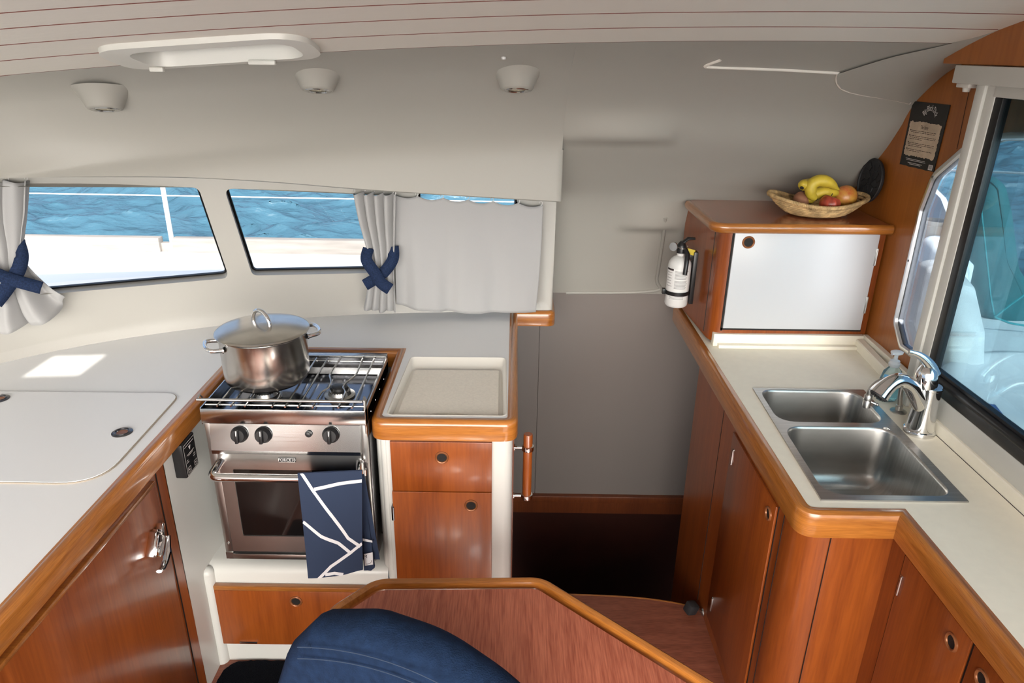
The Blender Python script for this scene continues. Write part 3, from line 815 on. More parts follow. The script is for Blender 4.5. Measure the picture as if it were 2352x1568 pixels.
# ---- cutting board in the tray
t = thing('cutting_board', (-.18, 1.95, .88), 'speckled beige cutting board lying in the moulded tray of the worktop', 'cutting board')
bo = fillet([(-.309,2.097),(-.041,2.100),(-.036,1.790),(-.322,1.788)], .008, 3)
b2 = [p for p in bo]
notch = [(-.245+.135*k/14, 1.789+.019*math.sin(PI*k/14)**.8) for k in range(1,14)]
idx = [i for i, p in enumerate(bo) if p[0] < -.3 and p[1] < 1.80]
b2 = bo[:12]+notch[::-1]+bo[12:]
mb = MB(); mb.plate(b2, (), .009, fZ(.8895)); mb.obj('board', 'board', t, flat=True)

# ---- grab handle beside the passage
t = thing('grab_handle', (.05, 1.86, .7), 'short upright wooden grab rail on chrome brackets beside the passage', 'grab rail')
a = onY(1213,1003,1.84); b = onY(1207,1140,1.84); hx = a.x
mb = MB(); mb.tube([(hx,1.84,b.z-.004),(hx,1.84,a.z+.008),(hx,1.84,a.z+.010)], [.0135,.0135,.012], 18); mb.obj('bar', 'cherry', t)
for z in (onY(1213,1028,1.84).z, onY(1207,1138,1.84).z):
    mb = MB(); mb.lathe([(.0137,-.008),(.0175,-.007),(.0185,0),(.0175,.007),(.0137,.008)], (hx,1.84,z), None, 20, caps=False)
    mb.tube([(.008,1.84,z),(hx-.012,1.84,z)], .0045, 10); mb.lathe([(.011,0),(.011,.003),(.004,.004)], (.010,1.84,z), rotto((1,0,0)), 14); mb.obj('bracket', 'chrome', t)

# ================================================================== STOVE
SX0, SX1, SF, SB = -.842, -.396, 1.722, 2.075
t = thing('stove', (-.62, 1.9, .40), 'stainless steel two-burner marine stove with glass oven door', 'stove')
mb = MB(); mb.box(SX0+.012,SX1-.002,SF+.03,SB,.43,.905,.002); mb.box(SX0+.004,SX1-.004,SF+.012,SB,.425,.437)
mb.obj('body', 'steeld', t)
# side flanges with the slots in front
for x0, x1, nm in ((SX0,SX0+.022,'l'),(SX1-.018,SX1,'r')):
    mb = MB(); mb.box(x0,x1,SF+.006,SF+.03,.432,.905,.0015); mb.box(x0 if nm == 'r' else x0, x1 if nm == 'l' else x1, SF+.004, SF+.010, .432,.455)
    mb.lathe([(.005,0),(.004,.0022),(.001,.003)], ((x0+x1)/2,SF+.006,.485), rotto((0,-1,0)), 10); mb.obj('side_flange', 'steelb', t)
mb = MB(); mb.box(SX1,SX1+.003,SF+.02,SB,.43,.93,.001)
for z in (.46,.60,.72,.80,.88): mb.lathe([(.003,0),(.0025,.0015),(.001,.002)], (SX1+.003,SF+.10,z), rotto((1,0,0)), 8)
for y in (1.78,1.85,1.92,1.99): mb.lathe([(.003,0),(.0025,.0015),(.001,.002)], (SX1+.003,y,.905), rotto((1,0,0)), 8)
mb.obj('side_panel', 'steeld', t)
# oven interior black surround + door
mb = MB(); mb.box(SX0+.022,SX1-.018,SF+.010,SF+.03,.45,.815); mb.obj('oven_surround', 'black', t)
mb = MB(); mb.box(SX0+.022,SX1-.018,SF,SF+.02,.434,.452,.002); mb.obj('bottom_rail', 'steelb', t)
dx0, dx1, dz0, dz1 = -.815,-.415,.466,.798
dl = [(dx0,dz0),(dx1,dz0),(dx1,dz1),(dx0,dz1)]; wi = rect(dx0+.036,dx1-.036,dz0+.055,dz1-.050)
mb = MB(); mb.plate(dl, [fillet(wi,.004,2)], .02, fY(SF-.004)); od = mb.obj('oven_door', 'steelb', t)
mb = MB(); mb.plate(rect(dx0+.03,dx1-.03,dz0+.05,dz1-.045), (), .004, fY(SF-.0015)); mb.obj('oven_window', 'oven', od)
hz_ = onY(590,1097,SF-.058).z
mb = MB(); hp = fillet_open([(dx0+.006,SF,hz_+.018),(dx0-.004,SF-.058,hz_),(dx1+.004,SF-.058,hz_),(dx1-.006,SF,hz_+.018)], [0,.02,.02,0], 6)
mb.tube(hp, .0115, 14); mb.obj('handle', 'chrome', od)
mb = MB(); p = onY(659,1056,SF-.006); mb.box(p.x-.024,p.x+.024,SF-.0065,SF-.004,p.z-.0075,p.z+.0075,.001); bg = mb.obj('badge', 'black', od)
mb = MB(); v, f = textmesh('FORCE10', .0125, lambda a, b, h: (p.x+a*.95, SF-.0067-h, p.z+b)); mb.add(v, f)
for q in (rect(p.x-.023,p.x+.023,p.z+.006,p.z+.0068), rect(p.x-.023,p.x+.023,p.z-.0068,p.z-.006)): mb.plate(q, (), 0, fY(SF-.0068))
mb.obj('badge_text', 'inkw', bg, flat=True, fix=False)
mb = MB(); q = onY(838,1085,SF-.02); mb.tube([(q.x,SF-.02,q.z-.008),(q.x,SF-.02,q.z+.010)], .005, 8); mb.tube([(q.x-.002,SF,q.z),(q.x,SF-.022,q.z)], .003, 8); mb.obj('latch', 'steel', od)
# sloped control panel
mb = MB(); pz0, pz1 = .806,.894
mb.add([(SX0+.02,SF-.006,pz1),(SX1-.016,SF-.006,pz1),(SX1-.016,SF-.020,pz0+.012),(SX0+.02,SF-.020,pz0+.012),(SX0+.02,SF-.018,pz0),(SX1-.016,SF-.018,pz0),(SX0+.02,SF+.02,pz1),(SX1-.016,SF+.02,pz1),(SX0+.02,SF+.02,pz0),(SX1-.016,SF+.02,pz0)],
       [(0,1,2,3),(3,2,5,4),(6,7,1,0),(4,5,9,8),(0,3,4,8,6),(1,7,9,5,2)]); mb.obj('control_panel', 'steel', t, flat=True)
kn = Vector((0,-1,.16)).normalized(); KR = rotto(kn)
for px, py in ((550,997),(605,998),(760,998)):
    c = onY(px, py, SF-.013); mb = MB()
    mb.lathe([(.0235,0),(.0235,.003),(.0215,.005),(.0195,.014),(.0175,.016),(.0001,.0162)], c, KR, 30)
    mb.box(-.0045,.0045,-.019,.019,.014,.026,.002,0,Matrix.Translation(c)@KR.to_4x4()); k = mb.obj('knob', 'black', t)
    mb = MB(); mb.box(-.0008,.0008,.004,.018,.0255,.0265,0,0,Matrix.Translation(c)@KR.to_4x4()); mb.obj('pointer', 'inkw', k)
c = onY(709,996,SF-.013); mb = MB(); mb.lathe([(.0095,0),(.0095,.003),(.006,.004),(.006,.008),(.0001,.009)], c, KR, 20); mb.obj('igniter', 'black', t)
# cooktop: fascia, walls, pan
ft = .942; mb = MB()
mb.box(SX0+.004,SX1+.002,SF-.014,SF-.010,.899,ft,.0008)
mb.grid([[(SX0+.004,SF-.012,.899),(SX1+.002,SF-.012,.899)],[(SX0+.016,SF+.02,.899),(SX1-.006,SF+.02,.899)]])
mb.obj('fascia', 'steel', t)
mb = MB(); mb.box(SX0+.003,SX0+.006,SF-.012,SB,.895,ft+.002); mb.box(SX1-.0,SX1+.003,SF-.012,SB,.895,ft+.002)
mb.box(SX0+.003,SX1+.003,SB-.022,SB,.952,.955,.001); mb.box(SX0+.003,SX1+.003,SB-.004,SB,.89,.955); mb.box(SX0+.003,SX1+.003,SB-.024,SB-.021,.925,.955)
mb.obj('surround', 'steel', t)
mb = MB(); px0, px1, py0, py1 = SX0+.006,SX1-.001,SF-.010,SB-.024
mb.plate(rect(px0,px1,py0,py1), (), .003, fZ(.902)); mb.plate(rect(px0+.02,px1-.02,py0+.02,py1-.03), (), .003, fZ(.906)); mb.obj('hob_pan', 'hob', t, flat=True)
BR = [(-.500,1.872),(-.712,1.86)]
for bx, by in BR:
    mb = MB(); mb.lathe([(.045,.906),(.044,.911),(.034,.914),(.030,.924),(.026,.926)], (bx,by,0), None, 28, 0); mb.lathe([(.025,.926),(.027,.930),(.024,.936),(.012,.939),(.0001,.9395)], (bx,by,0), None, 28, 1)
    for k in range(24):
        a = 2*PI*k/24; mb.box(-.001,.001,.0275,.0305,.917,.925,0,1,Matrix.Translation((bx,by,0))@Matrix.Rotation(a,4,'Z'))
    mb.obj('burner', ['steelb', 'black'], t)
gx = lambda c: SX0+.008+(c-95)/(1790-95)*.443
mb = MB(); gz_ = .949; yb = SB-.03; yf = SF-.008
for c_ in (255,395,955,1090,1645): mb.tube([(gx(c_),yf,gz_),(gx(c_),yb,gz_)], .0028, 8)
for c_, sgn, by in ((1240,1,1.872),(1505,-1,1.872),(540,1,1.86),(820,-1,1.86)):
    x = gx(c_); cxb = BR[0][0] if c_ > 1000 else BR[1][0]; xi = cxb-sgn*.018
    mb.tube(fillet_open([(x,yf,gz_),(x,by-.095,gz_),(x+ (xi-x)*.1,by-.06,gz_),(xi,by-.035,gz_),(xi-sgn*.004,by-.0,gz_),(x-sgn*.004,by+.045,gz_),(x-sgn*.004,by+.075,gz_),(x,yb,gz_)], .012, 4), .0028, 8)
for y in (yb-.012, yf+.018): mb.tube([(SX0+.01,y,gz_-.005),(SX1-.004,y,gz_-.005)], .0028, 8)
mb.obj('grate', 'steel', t)
mb = MB(); rz = onY(650,920,SF-.004).z
mb.tube([(SX0-.004,SF-.004,rz),(SX1-.004,SF-.004,rz)], .0042, 10)
for x in (SX0-.003, SX1-.003): mb.tube([(x,SF-.004,rz),(x+.001,SF+.012,rz+.007),(x+.003,SF+.020,rz-.006)], .0025, 8)
mb.box(SX1-.001,SX1+.003,SF-.010,SF+.012,.87,rz+.006,.001)
mb.obj('pan_rail', 'steelb', t)

# ---- stock pot
pc = (-.7085, 1.887); pb = gz_+.003
t = thing('stock_pot', (pc[0], pc[1], pb), 'large stainless stock pot with domed lid on the left burner', 'pot')
mb = MB(); mb.lathe([(.0001,.001),(.098,0),(.108,.003),(.116,.012),(.1185,.024),(.1195,.07),(.1205,.142),(.123,.146),(.1225,.149),(.117,.149),(.116,.02),(.0001,.014)], (pc[0],pc[1],pb), None, 64, caps=False); mb.obj('body', 'potm', t)
mb = MB(); mb.lathe([(.1225,.148),(.1285,.1490),(.1300,.1520),(.1275,.1550),(.120,.1570),(.100,.1625),(.07,.1685),(.035,.1720),(.0001,.1730)], (pc[0],pc[1],pb), None, 64, caps=False); ld = mb.obj('lid', 'potm', t, angle=60)
mb = MB(); ha = math.radians(-36); hd = Vector((math.cos(ha), math.sin(ha), 0)); cc = Vector((pc[0], pc[1], pb))
mb.tube([cc+hd*(.038*math.cos(a))+Vector((0,0,.167+.042*math.sin(a)**.8)) for a in [PI*k/16 for k in range(17)]], .0058, 12); mb.obj('lid_handle', 'chrome', ld)
hax = Vector((.255,.141,0)).normalized(); hn = Vector((-hax.y, hax.x, 0))
for sg in (1, -1):
    o = cc+Vector((0,0,.125)); d_ = hax*sg
    pts = fillet_open([tuple(o+d_*.117+hn*.042), tuple(o+d_*.150+hn*.042+Vector((0,0,.004))), tuple(o+d_*.158+hn*.0+Vector((0,0,.005))), tuple(o+d_*.150-hn*.042+Vector((0,0,.004))), tuple(o+d_*.117-hn*.042)], [0,.02,.03,.02,0], 6)
    mb = MB(); mb.tube(pts, .0062, 12)
    for s2 in (1, -1): mb.lathe([(.0085,0),(.0075,.004)], o+d_*.114+hn*.042*s2, rotto(d_), 12)
    mb.obj('handle', 'chrome', t)

# ---- tea towel over the oven handle
hy = SF-.058
t = thing('tea_towel', (-.50, hy, .6), 'navy tea towel with white line pattern hanging over the oven handle', 'towel')
def towel(px_tl, px_tr, px_bl, px_br, yo, name, bow=.006):
    TL, TR, BL, BR_ = [onY(a, b, yo) for a, b in (px_tl, px_tr, px_bl, px_br)]
    def f(u, v, h=0):
        a = TL.lerp(TR, u); b = BL.lerp(BR_, u); p = a.lerp(b, v)
        y = yo-bow*math.sin(u*PI*1.6+.4)*v-.010*v-h+.003*math.sin(u*9+v*4)*v
        z = p.z+.004*math.sin(u*PI*2.2+1)*v*v
        if v < .0: pass
        return Vector((p.x, y, z))
    return f
f = towel((683,1087),(831,1080),(711,1322),(834,1309), hy-.0145, 'a')
mb = MB(); nu, nv = 24, 40
top = [[Vector((f(u/nu,0).x, hy-.0145*math.cos(a), hz_+.0145*math.sin(a)+(f(u/nu,0).z-hz_)*math.cos(a)*(1 if math.cos(a)>0 else 0))) for u in range(nu+1)] for a in [PI*(1-k/8) for k in range(8)]]
fr_ = [[f(u/nu, v/nv) for u in range(nu+1)] for v in range(nv+1)]
bk = [[Vector((f(u/nu,0).x+.003*v, hy+.0145+.001*v, hz_-.012*v*3)) for u in range(nu+1)] for v in (8,4,0)]
mb.grid(bk+[[Vector((p.x, hy+.0145*math.cos(a)*1.0, hz_+.0145*math.sin(a))) for p in fr_[0]] for a in [PI*k/8 for k in range(1,8)]]+fr_)
mb.grid([[p+Vector((0,.004,0)) for p in r] for r in fr_])
mb.grid([[p, p+Vector((0,.004,0))] for p in [r[0] for r in fr_]]); mb.grid([[p, p+Vector((0,.004,0))] for p in [r[-1] for r in fr_]]); mb.grid([[p, p+Vector((0,.004,0))] for p in fr_[-1]])
TLp, TRp, BLp, BRp = (683,1087),(831,1080),(711,1322),(834,1309)
def uvof(px, py):     # pixel in the towel quad to (u,v)
    u, v = .5, .5
    for _ in range(12):
        x0 = TLp[0]+(BLp[0]-TLp[0])*v; x1 = TRp[0]+(BRp[0]-TRp[0])*v; u = (px-x0)/(x1-x0)
        y0 = TLp[1]+(TRp[1]-TLp[1])*u; y1 = BLp[1]+(BRp[1]-BLp[1])*u; v = (py-y0)/(y1-y0)
    return u, v
def stripe(mb, pts, w, ff, uvf, mi=1):
    P = [Vector(uvf(*p)) for p in pts]; Q = []
    for i in range(len(P)-1):
        for k in range(8): Q.append(P[i].lerp(P[i+1], k/8))
    Q.append(P[-1]); L_, R_ = [], []
    for i, q in enumerate(Q):
        d = (Q[min(i+1, len(Q)-1)]-Q[max(i-1, 0)]); d = Vector((d.x*148, d.y*235)).normalized(); n_ = Vector((-d.y/148, d.x/235))
        cl = lambda a: (min(1, max(0, a.x)), min(1, max(0, a.y)))
        L_.append(ff(*cl(q+n_*w), .0012)); R_.append(ff(*cl(q-n_*w), .0012))
    mb.grid([L_, R_], mi)
for pts in ([(692,1085),(718,1121),(765,1180),(800,1230),(829,1250)], [(722,1120),(780,1108),(832,1102)], [(697,1192),(740,1222),(778,1240),(806,1264)], [(833,1243),(806,1264),(762,1292),(735,1322)], [(750,1311),(770,1308),(790,1312)]):
    stripe(mb, pts, 3.6, f, uvof)
mb.obj('cloth', ['towel', 'towelw'], t, angle=70)
g = towel((826,1083),(832,1083),(838,1305),(862,1302), hy+.022, 'b', .002)
mb = MB(); rows_ = [[g(u/6, v/nv) for u in range(7)] for v in range(nv+1)]; mb.grid(rows_); mb.grid([[p+Vector((0,.006,0)) for p in r] for r in rows_])
q = onY(858,1290,hy+.015); fa = lambda a, b, h: (a, hy+.0085-h+.0, b)
TLq = [onY(a, b, hy+.0065) for a, b in ((836,1272),(856,1268),(857,1296),(838,1299))]
mb.add(TLq, [(0,1,2,3)], 1)
a_, b_ = onY(833,1236,hy+.0072), onY(855,1241,hy+.0072)
mb.add([a_, b_, b_+Vector((0,0,-.007)), a_+Vector((0,0,-.009))], [(0,1,2,3)], 1)
mb.obj('back_fold', ['towel', 'towelw'], t, angle=70)
v, f2 = textmesh('M', .016, lambda a, b, h: (onY(838,1281,hy).x+a, hy+.0060-h, onY(838,1281,hy).z+b)); mb = MB(); mb.add(v, f2)
cq = onY(842,1286,hy+.006)
mb.tube([cq+Vector((.014*math.cos(a), 0, .012*math.sin(a)-.002)) for a in [-PI*.55+PI*.6*k/10 for k in range(11)]], .0006, 5)
mb.obj('print', 'ink', t, fix=False)

# ================================================================== CURTAINS
cty = lambda off: (lambda x, z: (wallb(x)-.075)-off-.0*(z))
def curtain(name, loc, label, rows_px, n, amp, surf, hem=.004, scallop=None, phase=0, nu=90, nv=36, cross=None, ampf=None):
    t = thing(name, loc, label, 'curtain', None)
    rl = rows_px; ys = [r[0] for r in rl]; fl_ = lut([(r[0], r[1]) for r in rl]); fr2 = lut([(r[0], r[2]) for r in rl])
    g = []
    for j in range(nv+1):
        v = j/nv; row = []
        for i in range(nu+1):
            u = i/nu; py = ys[0]+(ys[-1]-ys[0])*v
            dy = 0
            if scallop: dy = scallop(u, v)
            px = fl_(py)+(fr2(py)-fl_(py))*u
            p = hit(px, py+dy, surf); A_ = amp*(ampf(v, u) if ampf else 1)
            p.y += A_*math.sin(2*PI*(n*u+phase+.06*math.sin(5*v)))-A_*.3*math.sin(2*PI*(2*n*u+.3))
            p.x += .4*A_*math.cos(2*PI*(n*u+phase))
            row.append(p)
        g.append(row)
    mb = MB(); mb.grid(g); c = mb.obj('cloth', 'curt', t, angle=80)
    so = c.modifiers.new('thickness', 'SOLIDIFY'); so.thickness = .0012; so.offset = 0
    return t, g
def hooks(t, g, us):
    n = len(g[0])-1
    for u in us:
        p = g[0][int(u*n)]+Vector((0,-.001,-.004)); mb = MB()
        mb.tube([p+Vector((.0,.002,0))]+[p+Vector((.005*math.sin(a), 0, .012-.008*math.cos(a))) for a in [2*PI*k/10 for k in range(9)]]+[p+Vector((0,.004,.03))], .0011, 6)
        mb.obj('hook', 'white', t)
def strap(px_pts, w, surf, dy, name, t):
    P = spline([(a, b, c) for a, b, c in px_pts], 8); L_, R_ = [], []
    for i, q in enumerate(P):
        d = P[min(i+1, len(P)-1)]-P[max(i-1, 0)]; d = Vector((d.x, d.y)).normalized(); nn = Vector((-d.y, d.x))*w
        a = hit(q.x+nn.x, q.y+nn.y, surf); b = hit(q.x-nn.x, q.y-nn.y, surf)
        a.y += dy+q.z; b.y += dy+q.z; L_.append(a); R_.append(b)
    mb = MB(); mb.grid([L_, [(a+b)/2+Vector((0,-.002,0)) for a, b in zip(L_, R_)], R_]); o = mb.obj(name, 'denim', t, angle=70)
    so = o.modifiers.new('thickness', 'SOLIDIFY'); so.thickness = .004; so.offset = 0
    return o
sA = lambda x, z: wallb(x)-.115
# left curtain
t, g1 = curtain('curtain', (-1.5,2.1,.9), 'grey curtain gathered by a navy tieback at the far left of the windows',
    [(416,-110,72),(500,-95,68),(545,-60,60),(600,-35,55),(640,-45,72),(700,-95,125),(722,-115,158),(748,-120,100)][:7], 3.6, .022, sA,
    scallop=lambda u, v: v*(34*math.sin(u*PI*1.0)+8*math.sin(u*17))-(1-v)*4*math.sin(u*20)-v*34*max(0,u-.72)/.28, ampf=lambda v, u: .55+.5*abs(v-.5)*2)
hooks(t, g1, (.62,.95))
strap([(48,562,.03),(66,580,0),(64,610,-.012),(40,650,-.016),(15,682,-.016)], 17, sA, -.034, 'tieback', t)
strap([(-30,600,-.0),(0,608,-.006),(50,628,-.008),(117,650,0)], 14, sA, -.048, 'tieback', t)
# gathered curtain
sB = lambda x, z: wallb(x)-.120
t, g2 = curtain('curtain', (-.5,2.47,.9), 'grey curtain gathered by a crossed navy tieback in the middle of the windows',
    [(441,810,913),(500,822,911),(560,838,909),(600,846,906),(640,846,908),(680,840,910),(712,834,912)], 4.5, .020, sB,
    scallop=lambda u, v: (1-v)*(3*math.sin(u*26)+2)+v*3*math.sin(u*15)+ v*-8*max(0,.3-u)/.3, ampf=lambda v, u: .5+.6*abs(v-.58)*1.6, phase=.2)
hooks(t, g2, (.04,.25,.5,.72,.9,.99))
strap([(848,568,.03),(846,590,.005),(866,618,-.004),(880,640,-.006),(901,655,-.006)], 13, sB, -.040, 'tieback', t)
strap([(903,566,.03),(905,590,.008),(888,616,0),(865,634,-.002),(842,648,-.002)], 13, sB, -.030, 'tieback', t)
# flat curtain
sC = lambda x, z: wallb(x)-.105
top_s = lambda u, v: (1-v)*(7*abs(math.sin(u*PI*6)) ) - 0
t, g3 = curtain('curtain', (-.2,2.5,.9), 'flat grey curtain drawn across the right-hand window',
    [(446,903,1248),(560,905,1243),(650,907,1237),(718,908,1231)], 3.2, .010, sC,
    scallop=lambda u, v: (1-v)*(24*u+7*abs(math.sin(u*PI*6)))+v*(-20*max(0,1-u*3.2)+4*math.sin(u*13)*(1-u)), ampf=lambda v, u: (.25+.9*v)*(1-.6*u), phase=.1, nu=120)
hooks(t, g3, (.165,.33,.5,.665,.835,.985))
mb = MB(); mb.tube([Vector((x, wallb(x)-.118, 1.53)) for x in [-2.1+.06*k for k in range(38)] if x < .14], .005, 8)
tag(mb.obj('curtain_rail', 'white'), 'slim white curtain rail tucked behind the pelmet above the windows', 'curtain rail')

# ================================================================== DOWNLIGHTS
LL = ['small downlight pod at the left, above the tied-back curtain and first window', 'middle downlight pod of the three, just right of the roof hatch', 'rightmost downlight pod of the three, nearest the passage']
for i, (px, py) in enumerate(((242,252),(730,209),(1187,208))):
    q, nrm = cast(bvL, px, py-24)
    c = onY(px, py, q.y-.015)
    t = thing('downlight', c, LL[i], 'ceiling light', 'downlights in the liner')
    ax = Vector((-.06 if i == 0 else 0,.22,1)).normalized(); R = rotto(ax)
    mb = MB(); mb.lathe([(.036,0),(.044,.001),(.048,.006),(.051,.014),(.058,.028),(.068,.043),(.082,.058)], c, R, 40, caps=False); mb.obj('housing', 'liner', t, angle=60)
    mb = MB(); mb.lathe([(.026,.001),(.029,-.002),(.037,-.002),(.040,.001)], c, R, 32, caps=False); mb.obj('bezel', 'steel', t)
    mb = MB(); mb.lathe([(.027,.002),(.012,.006),(.0001,.007)], c, R, 24, caps=False)
    for k in range(3): mb.ball(Vector(c)+R@Vector((.011*math.cos(k*2.1), .011*math.sin(k*2.1), .0035)), (.0045,.0045,.003), 8, 6)
    mb.obj('lens', 'lens', t)
q, nrm = cast(bvL, 1157, 131)
if q:
    mb = MB(); mb.lathe([(.006,-.006),(.007,0),(.004,.003)], q, rotto((0,0,1)), 12); tag(mb.obj('snap_stud', 'white'), 'tiny white snap stud on the ceiling above the rightmost downlight', 'stud', 'snap studs on the ceiling')

# ================================================================== GALLEY, RIGHT SIDE
t = thing('worktop', (.9, 1.7, .86), 'cream laminate worktop with varnished fiddle around the sink', 'worktop')
tp = fillet([(.672,2.72),(.672,1.355),(.888,1.355),(.888,.25),(1.22,.25),(1.22,2.72)], [0,.03,0,0,0,0], 6)
def sk(u, v):      # sink (0..1, 0..1) to plan
    a = Vector((.713,1.383)).lerp(Vector((1.052,1.383)), u); b = Vector((.735,1.967)).lerp(Vector((1.072,1.965)), u); return a.lerp(b, v)
hole = [tuple(sk(u, v)) for u, v in ((.03,.02),(.97,.02),(.97,.98),(.03,.98))]
mb = MB(); mb.plate(tp, [hole], .03, fZ(.9)); mb.obj('surface', 'top_r', t, flat=True)
path = fillet_open([(.648,2.72),(.648,1.328),(.865,1.328),(.865,.25)], [0,.05,0,0], 10)
mb = MB(); mb.sweep([(a, b, .9) for a, b in path], [(0.002,-.062),(0,-.055),(0,-.012),(.004,-.002),(.010,.002),(.017,.003),(.022,.001),(.028,.001),(.029,-.002),(.029,-.062)]); mb.obj('edge_trim', 'trim', t, angle=30)
mb = MB(); mb.sweep([(1.147,.25,.9),(1.149,1.76,.9),(1.195,2.318,.9)], [(0,0),(0,.031),(-.003,.034),(-.022,.036),(-.022,0)])
mb.sweep([(1.199,1.80,.9),(1.219,2.318,.9)], [(0,0),(0,.044),(-.003,.047),(-.02,.047),(-.02,0)])
mb.box(.715,1.215,2.285,2.34,.9,.912,.001); mb.box(.700,1.222,2.306,2.34,.9,.945,.002)
mb.obj('backsplash', 'top_r', t, angle=30)
mb = MB(); mb.sweep([(1.1465,.25,.9),(1.1485,1.76,.9)], [(0,0),(0,.0008),(.0014,.0008),(.0014,0)]); mb.obj('joint', 'dark', t)

# ---- sink
t = thing('sink', (.89, 1.68, .9), 'double-bowl stainless steel sink set in the cream worktop', 'sink')
ro = [tuple(sk(u, v)) for u, v in ((0,0),(1,0),(1,1),(0,1))]
def bowl(u0, u1, v0, v1, r, seg=8):
    c = [tuple(sk(u0, v0)), tuple(sk(u1, v0)), tuple(sk(u1, v1)), tuple(sk(u0, v1))]; return fillet(c, r, seg)
b1 = bowl(.05,.935,.035,.595,[.055,.045,.06,.06]); b2_ = bowl(.045,.93,.635,.985,[.055,.055,.055,.05])
mb = MB(); mb.plate(ro, [b1, b2_], 0, fZ(.9042)); 
mb.grid([[(a,b,.9) for a,b in ro+ro[:1]], [(a,b,.9042) for a,b in ro+ro[:1]]]); mb.obj('rim', 'steelb', t, flat=True)
for bo_, dz, nm, dc in ((b1,.17,'bowl',(.955,1.555)), (b2_,.15,'bowl',(.90,1.85))):
    loops_ = [(0,.9042),(.002,.9025),(.004,.896),(.010,.9042-dz*.6),(.016,.9042-dz+.035),(.026,.9042-dz+.012),(.045,.9042-dz+.001)]
    mb = MB(); L0 = [[(a,b,z) for a,b in inset(bo_, d)] for d, z in loops_]
    mb.grid(L0, 0, True)
    last = L0[-1]; m_ = len(last); dr_ = [(dc[0]+.040*math.cos(2*PI*k/28), dc[1]+.040*math.sin(2*PI*k/28)) for k in range(28)]
    mb.plate([(a,b) for a,b,_ in last], [dr_], 0, fZ(.9042-dz+.001)); bo2 = mb.obj(nm, 'steelb', t, angle=50)
    mb = MB(); z = .9042-dz
    mb.lathe([(.041,z+.001),(.039,z+.003),(.030,z-.003),(.024,z-.012),(.022,z-.03)], (dc[0],dc[1],0), None, 28, 0, caps=False); mb.lathe([(.0225,z-.014),(.0001,z-.016)], (dc[0],dc[1],0), None, 28, 1, caps=False)
    for k in range(6): mb.box(.004,.020,-.0015,.0015,z-.013,z-.011,0,0,Matrix.Translation((dc[0],dc[1],0))@Matrix.Rotation(k*PI/3,4,'Z'))
    mb.obj('drain', ['steel', 'dark'], bo2)
mb = MB(); a = onZ(2030,982,.905); pts = [a, a+Vector((.010,-.004,.000)), a+Vector((.016,-.016,-.008)), a+Vector((.020,-.022,-.03)), a+Vector((.022,-.024,-.042))]
for i, p in enumerate(spline(pts, 4)): mb.ball(p, (.0027,.0027,.0027), 8, 6)
mb.lathe([(.010,0),(.011,.003),(.004,.005)], pts[-1]+Vector((0,0,-.012)), rotto((-.4,-.5,.7)), 14); mb.obj('plug_chain', 'steel', t)

# ---- kitchen faucet
fb = Vector((1.108, 1.712, .9))
t = thing('faucet', fb, 'chrome single-lever pull-out faucet behind the sink', 'faucet')
mb = MB(); mb.lathe([(.040,0),(.041,.004),(.039,.012),(.0355,.014),(.0355,.018),(.034,.03),(.031,.07),(.0295,.115),(.0295,.132),(.0315,.134),(.0315,.139),(.029,.141)], fb, None, 40); mb.obj('body', 'chrome', t)
dm = [(.0295,.141),(.0295,.150),(.028,.168),(.024,.185),(.016,.198),(.006,.204),(.0001,.205)]
mb = MB(); mb.lathe(dm, fb, Matrix.Rotation(math.radians(-6), 3, 'Y'), 32)
lp = [onY(a, b, 1.705) for a, b in ((2146,862),(2138,842),(2124,825),(2110,815),(2097,810),(2088,808))]
mb.tube(spline(lp, 5), [.017+(.007-.017)*min(1, k/20) for k in range(26)], 14, flat=.6, up=(0,1,0)); mb.obj('lever', 'chrome', t)
sp = [onY(a, b, y) for a, b, y in ((2124,948,1.712),(2106,912,1.705),(2090,885,1.70),(2070,873,1.695),(2050,878,1.69),(2032,892,1.685),(2018,908,1.68))]
S2 = spline(sp, 6); rr = [lut([(0,.022),(.25,.021),(.5,.019),(.72,.021),(1,.026)])(k/(len(S2)-1)) for k in range(len(S2))]
mb = MB(); mb.tube(S2, rr, 20); 
mb.obj('spout', 'chrome', t)
mb = MB(); e = S2[-1]; dd_ = (S2[-1]-S2[-2]).normalized(); mb.lathe([(.023,-.001),(.022,.004),(.0001,.004)], e, rotto(dd_), 20); 
for k in range(12): mb.ball(e+rotto(dd_)@Vector((.016*math.cos(k*.524), .016*math.sin(k*.524), .005)), (.0022,)*3, 6, 4)
mb.obj('spray_head', 'blackm', t)
# ---- filter tap
tb = onZ(2063,945,.9)
t = thing('filter_tap', tb, 'slim grey drinking-water tap with bent spout, left of the chrome faucet', 'tap')
mb = MB(); mb.lathe([(.022,0),(.022,.003),(.010,.007),(.0095,.020),(.0075,.022)], tb, None, 24); mb.obj('base', 'steelb', t)
yy = tb.y; pts = [Vector(tb)+Vector((0,0,.02)), onY(2068,905,yy), onY(2070,885,yy), onY(2062,872,yy), onY(2042,870,yy-.004), onY(2016,877,yy-.008), onY(2000,892,yy-.01), onY(1995,908,yy-.01)]
mb = MB(); mb.tube(spline(pts, 5), .0068, 12); mb.obj('spout', 'steelb', t)
e = pts[-1]; mb = MB(); mb.lathe([(.0085,.004),(.011,0),(.011,-.012),(.009,-.014),(.011,-.018),(.011,-.036),(.008,-.038)], e, None, 18)
mb.tube([e+Vector((.008,-.004,-.018)), e+Vector((.022,-.012,-.022))], .003, 8); mb.ball(e+Vector((.023,-.013,-.022)), (.004,.004,.005), 8, 6); mb.obj('valve', 'steelb', t)

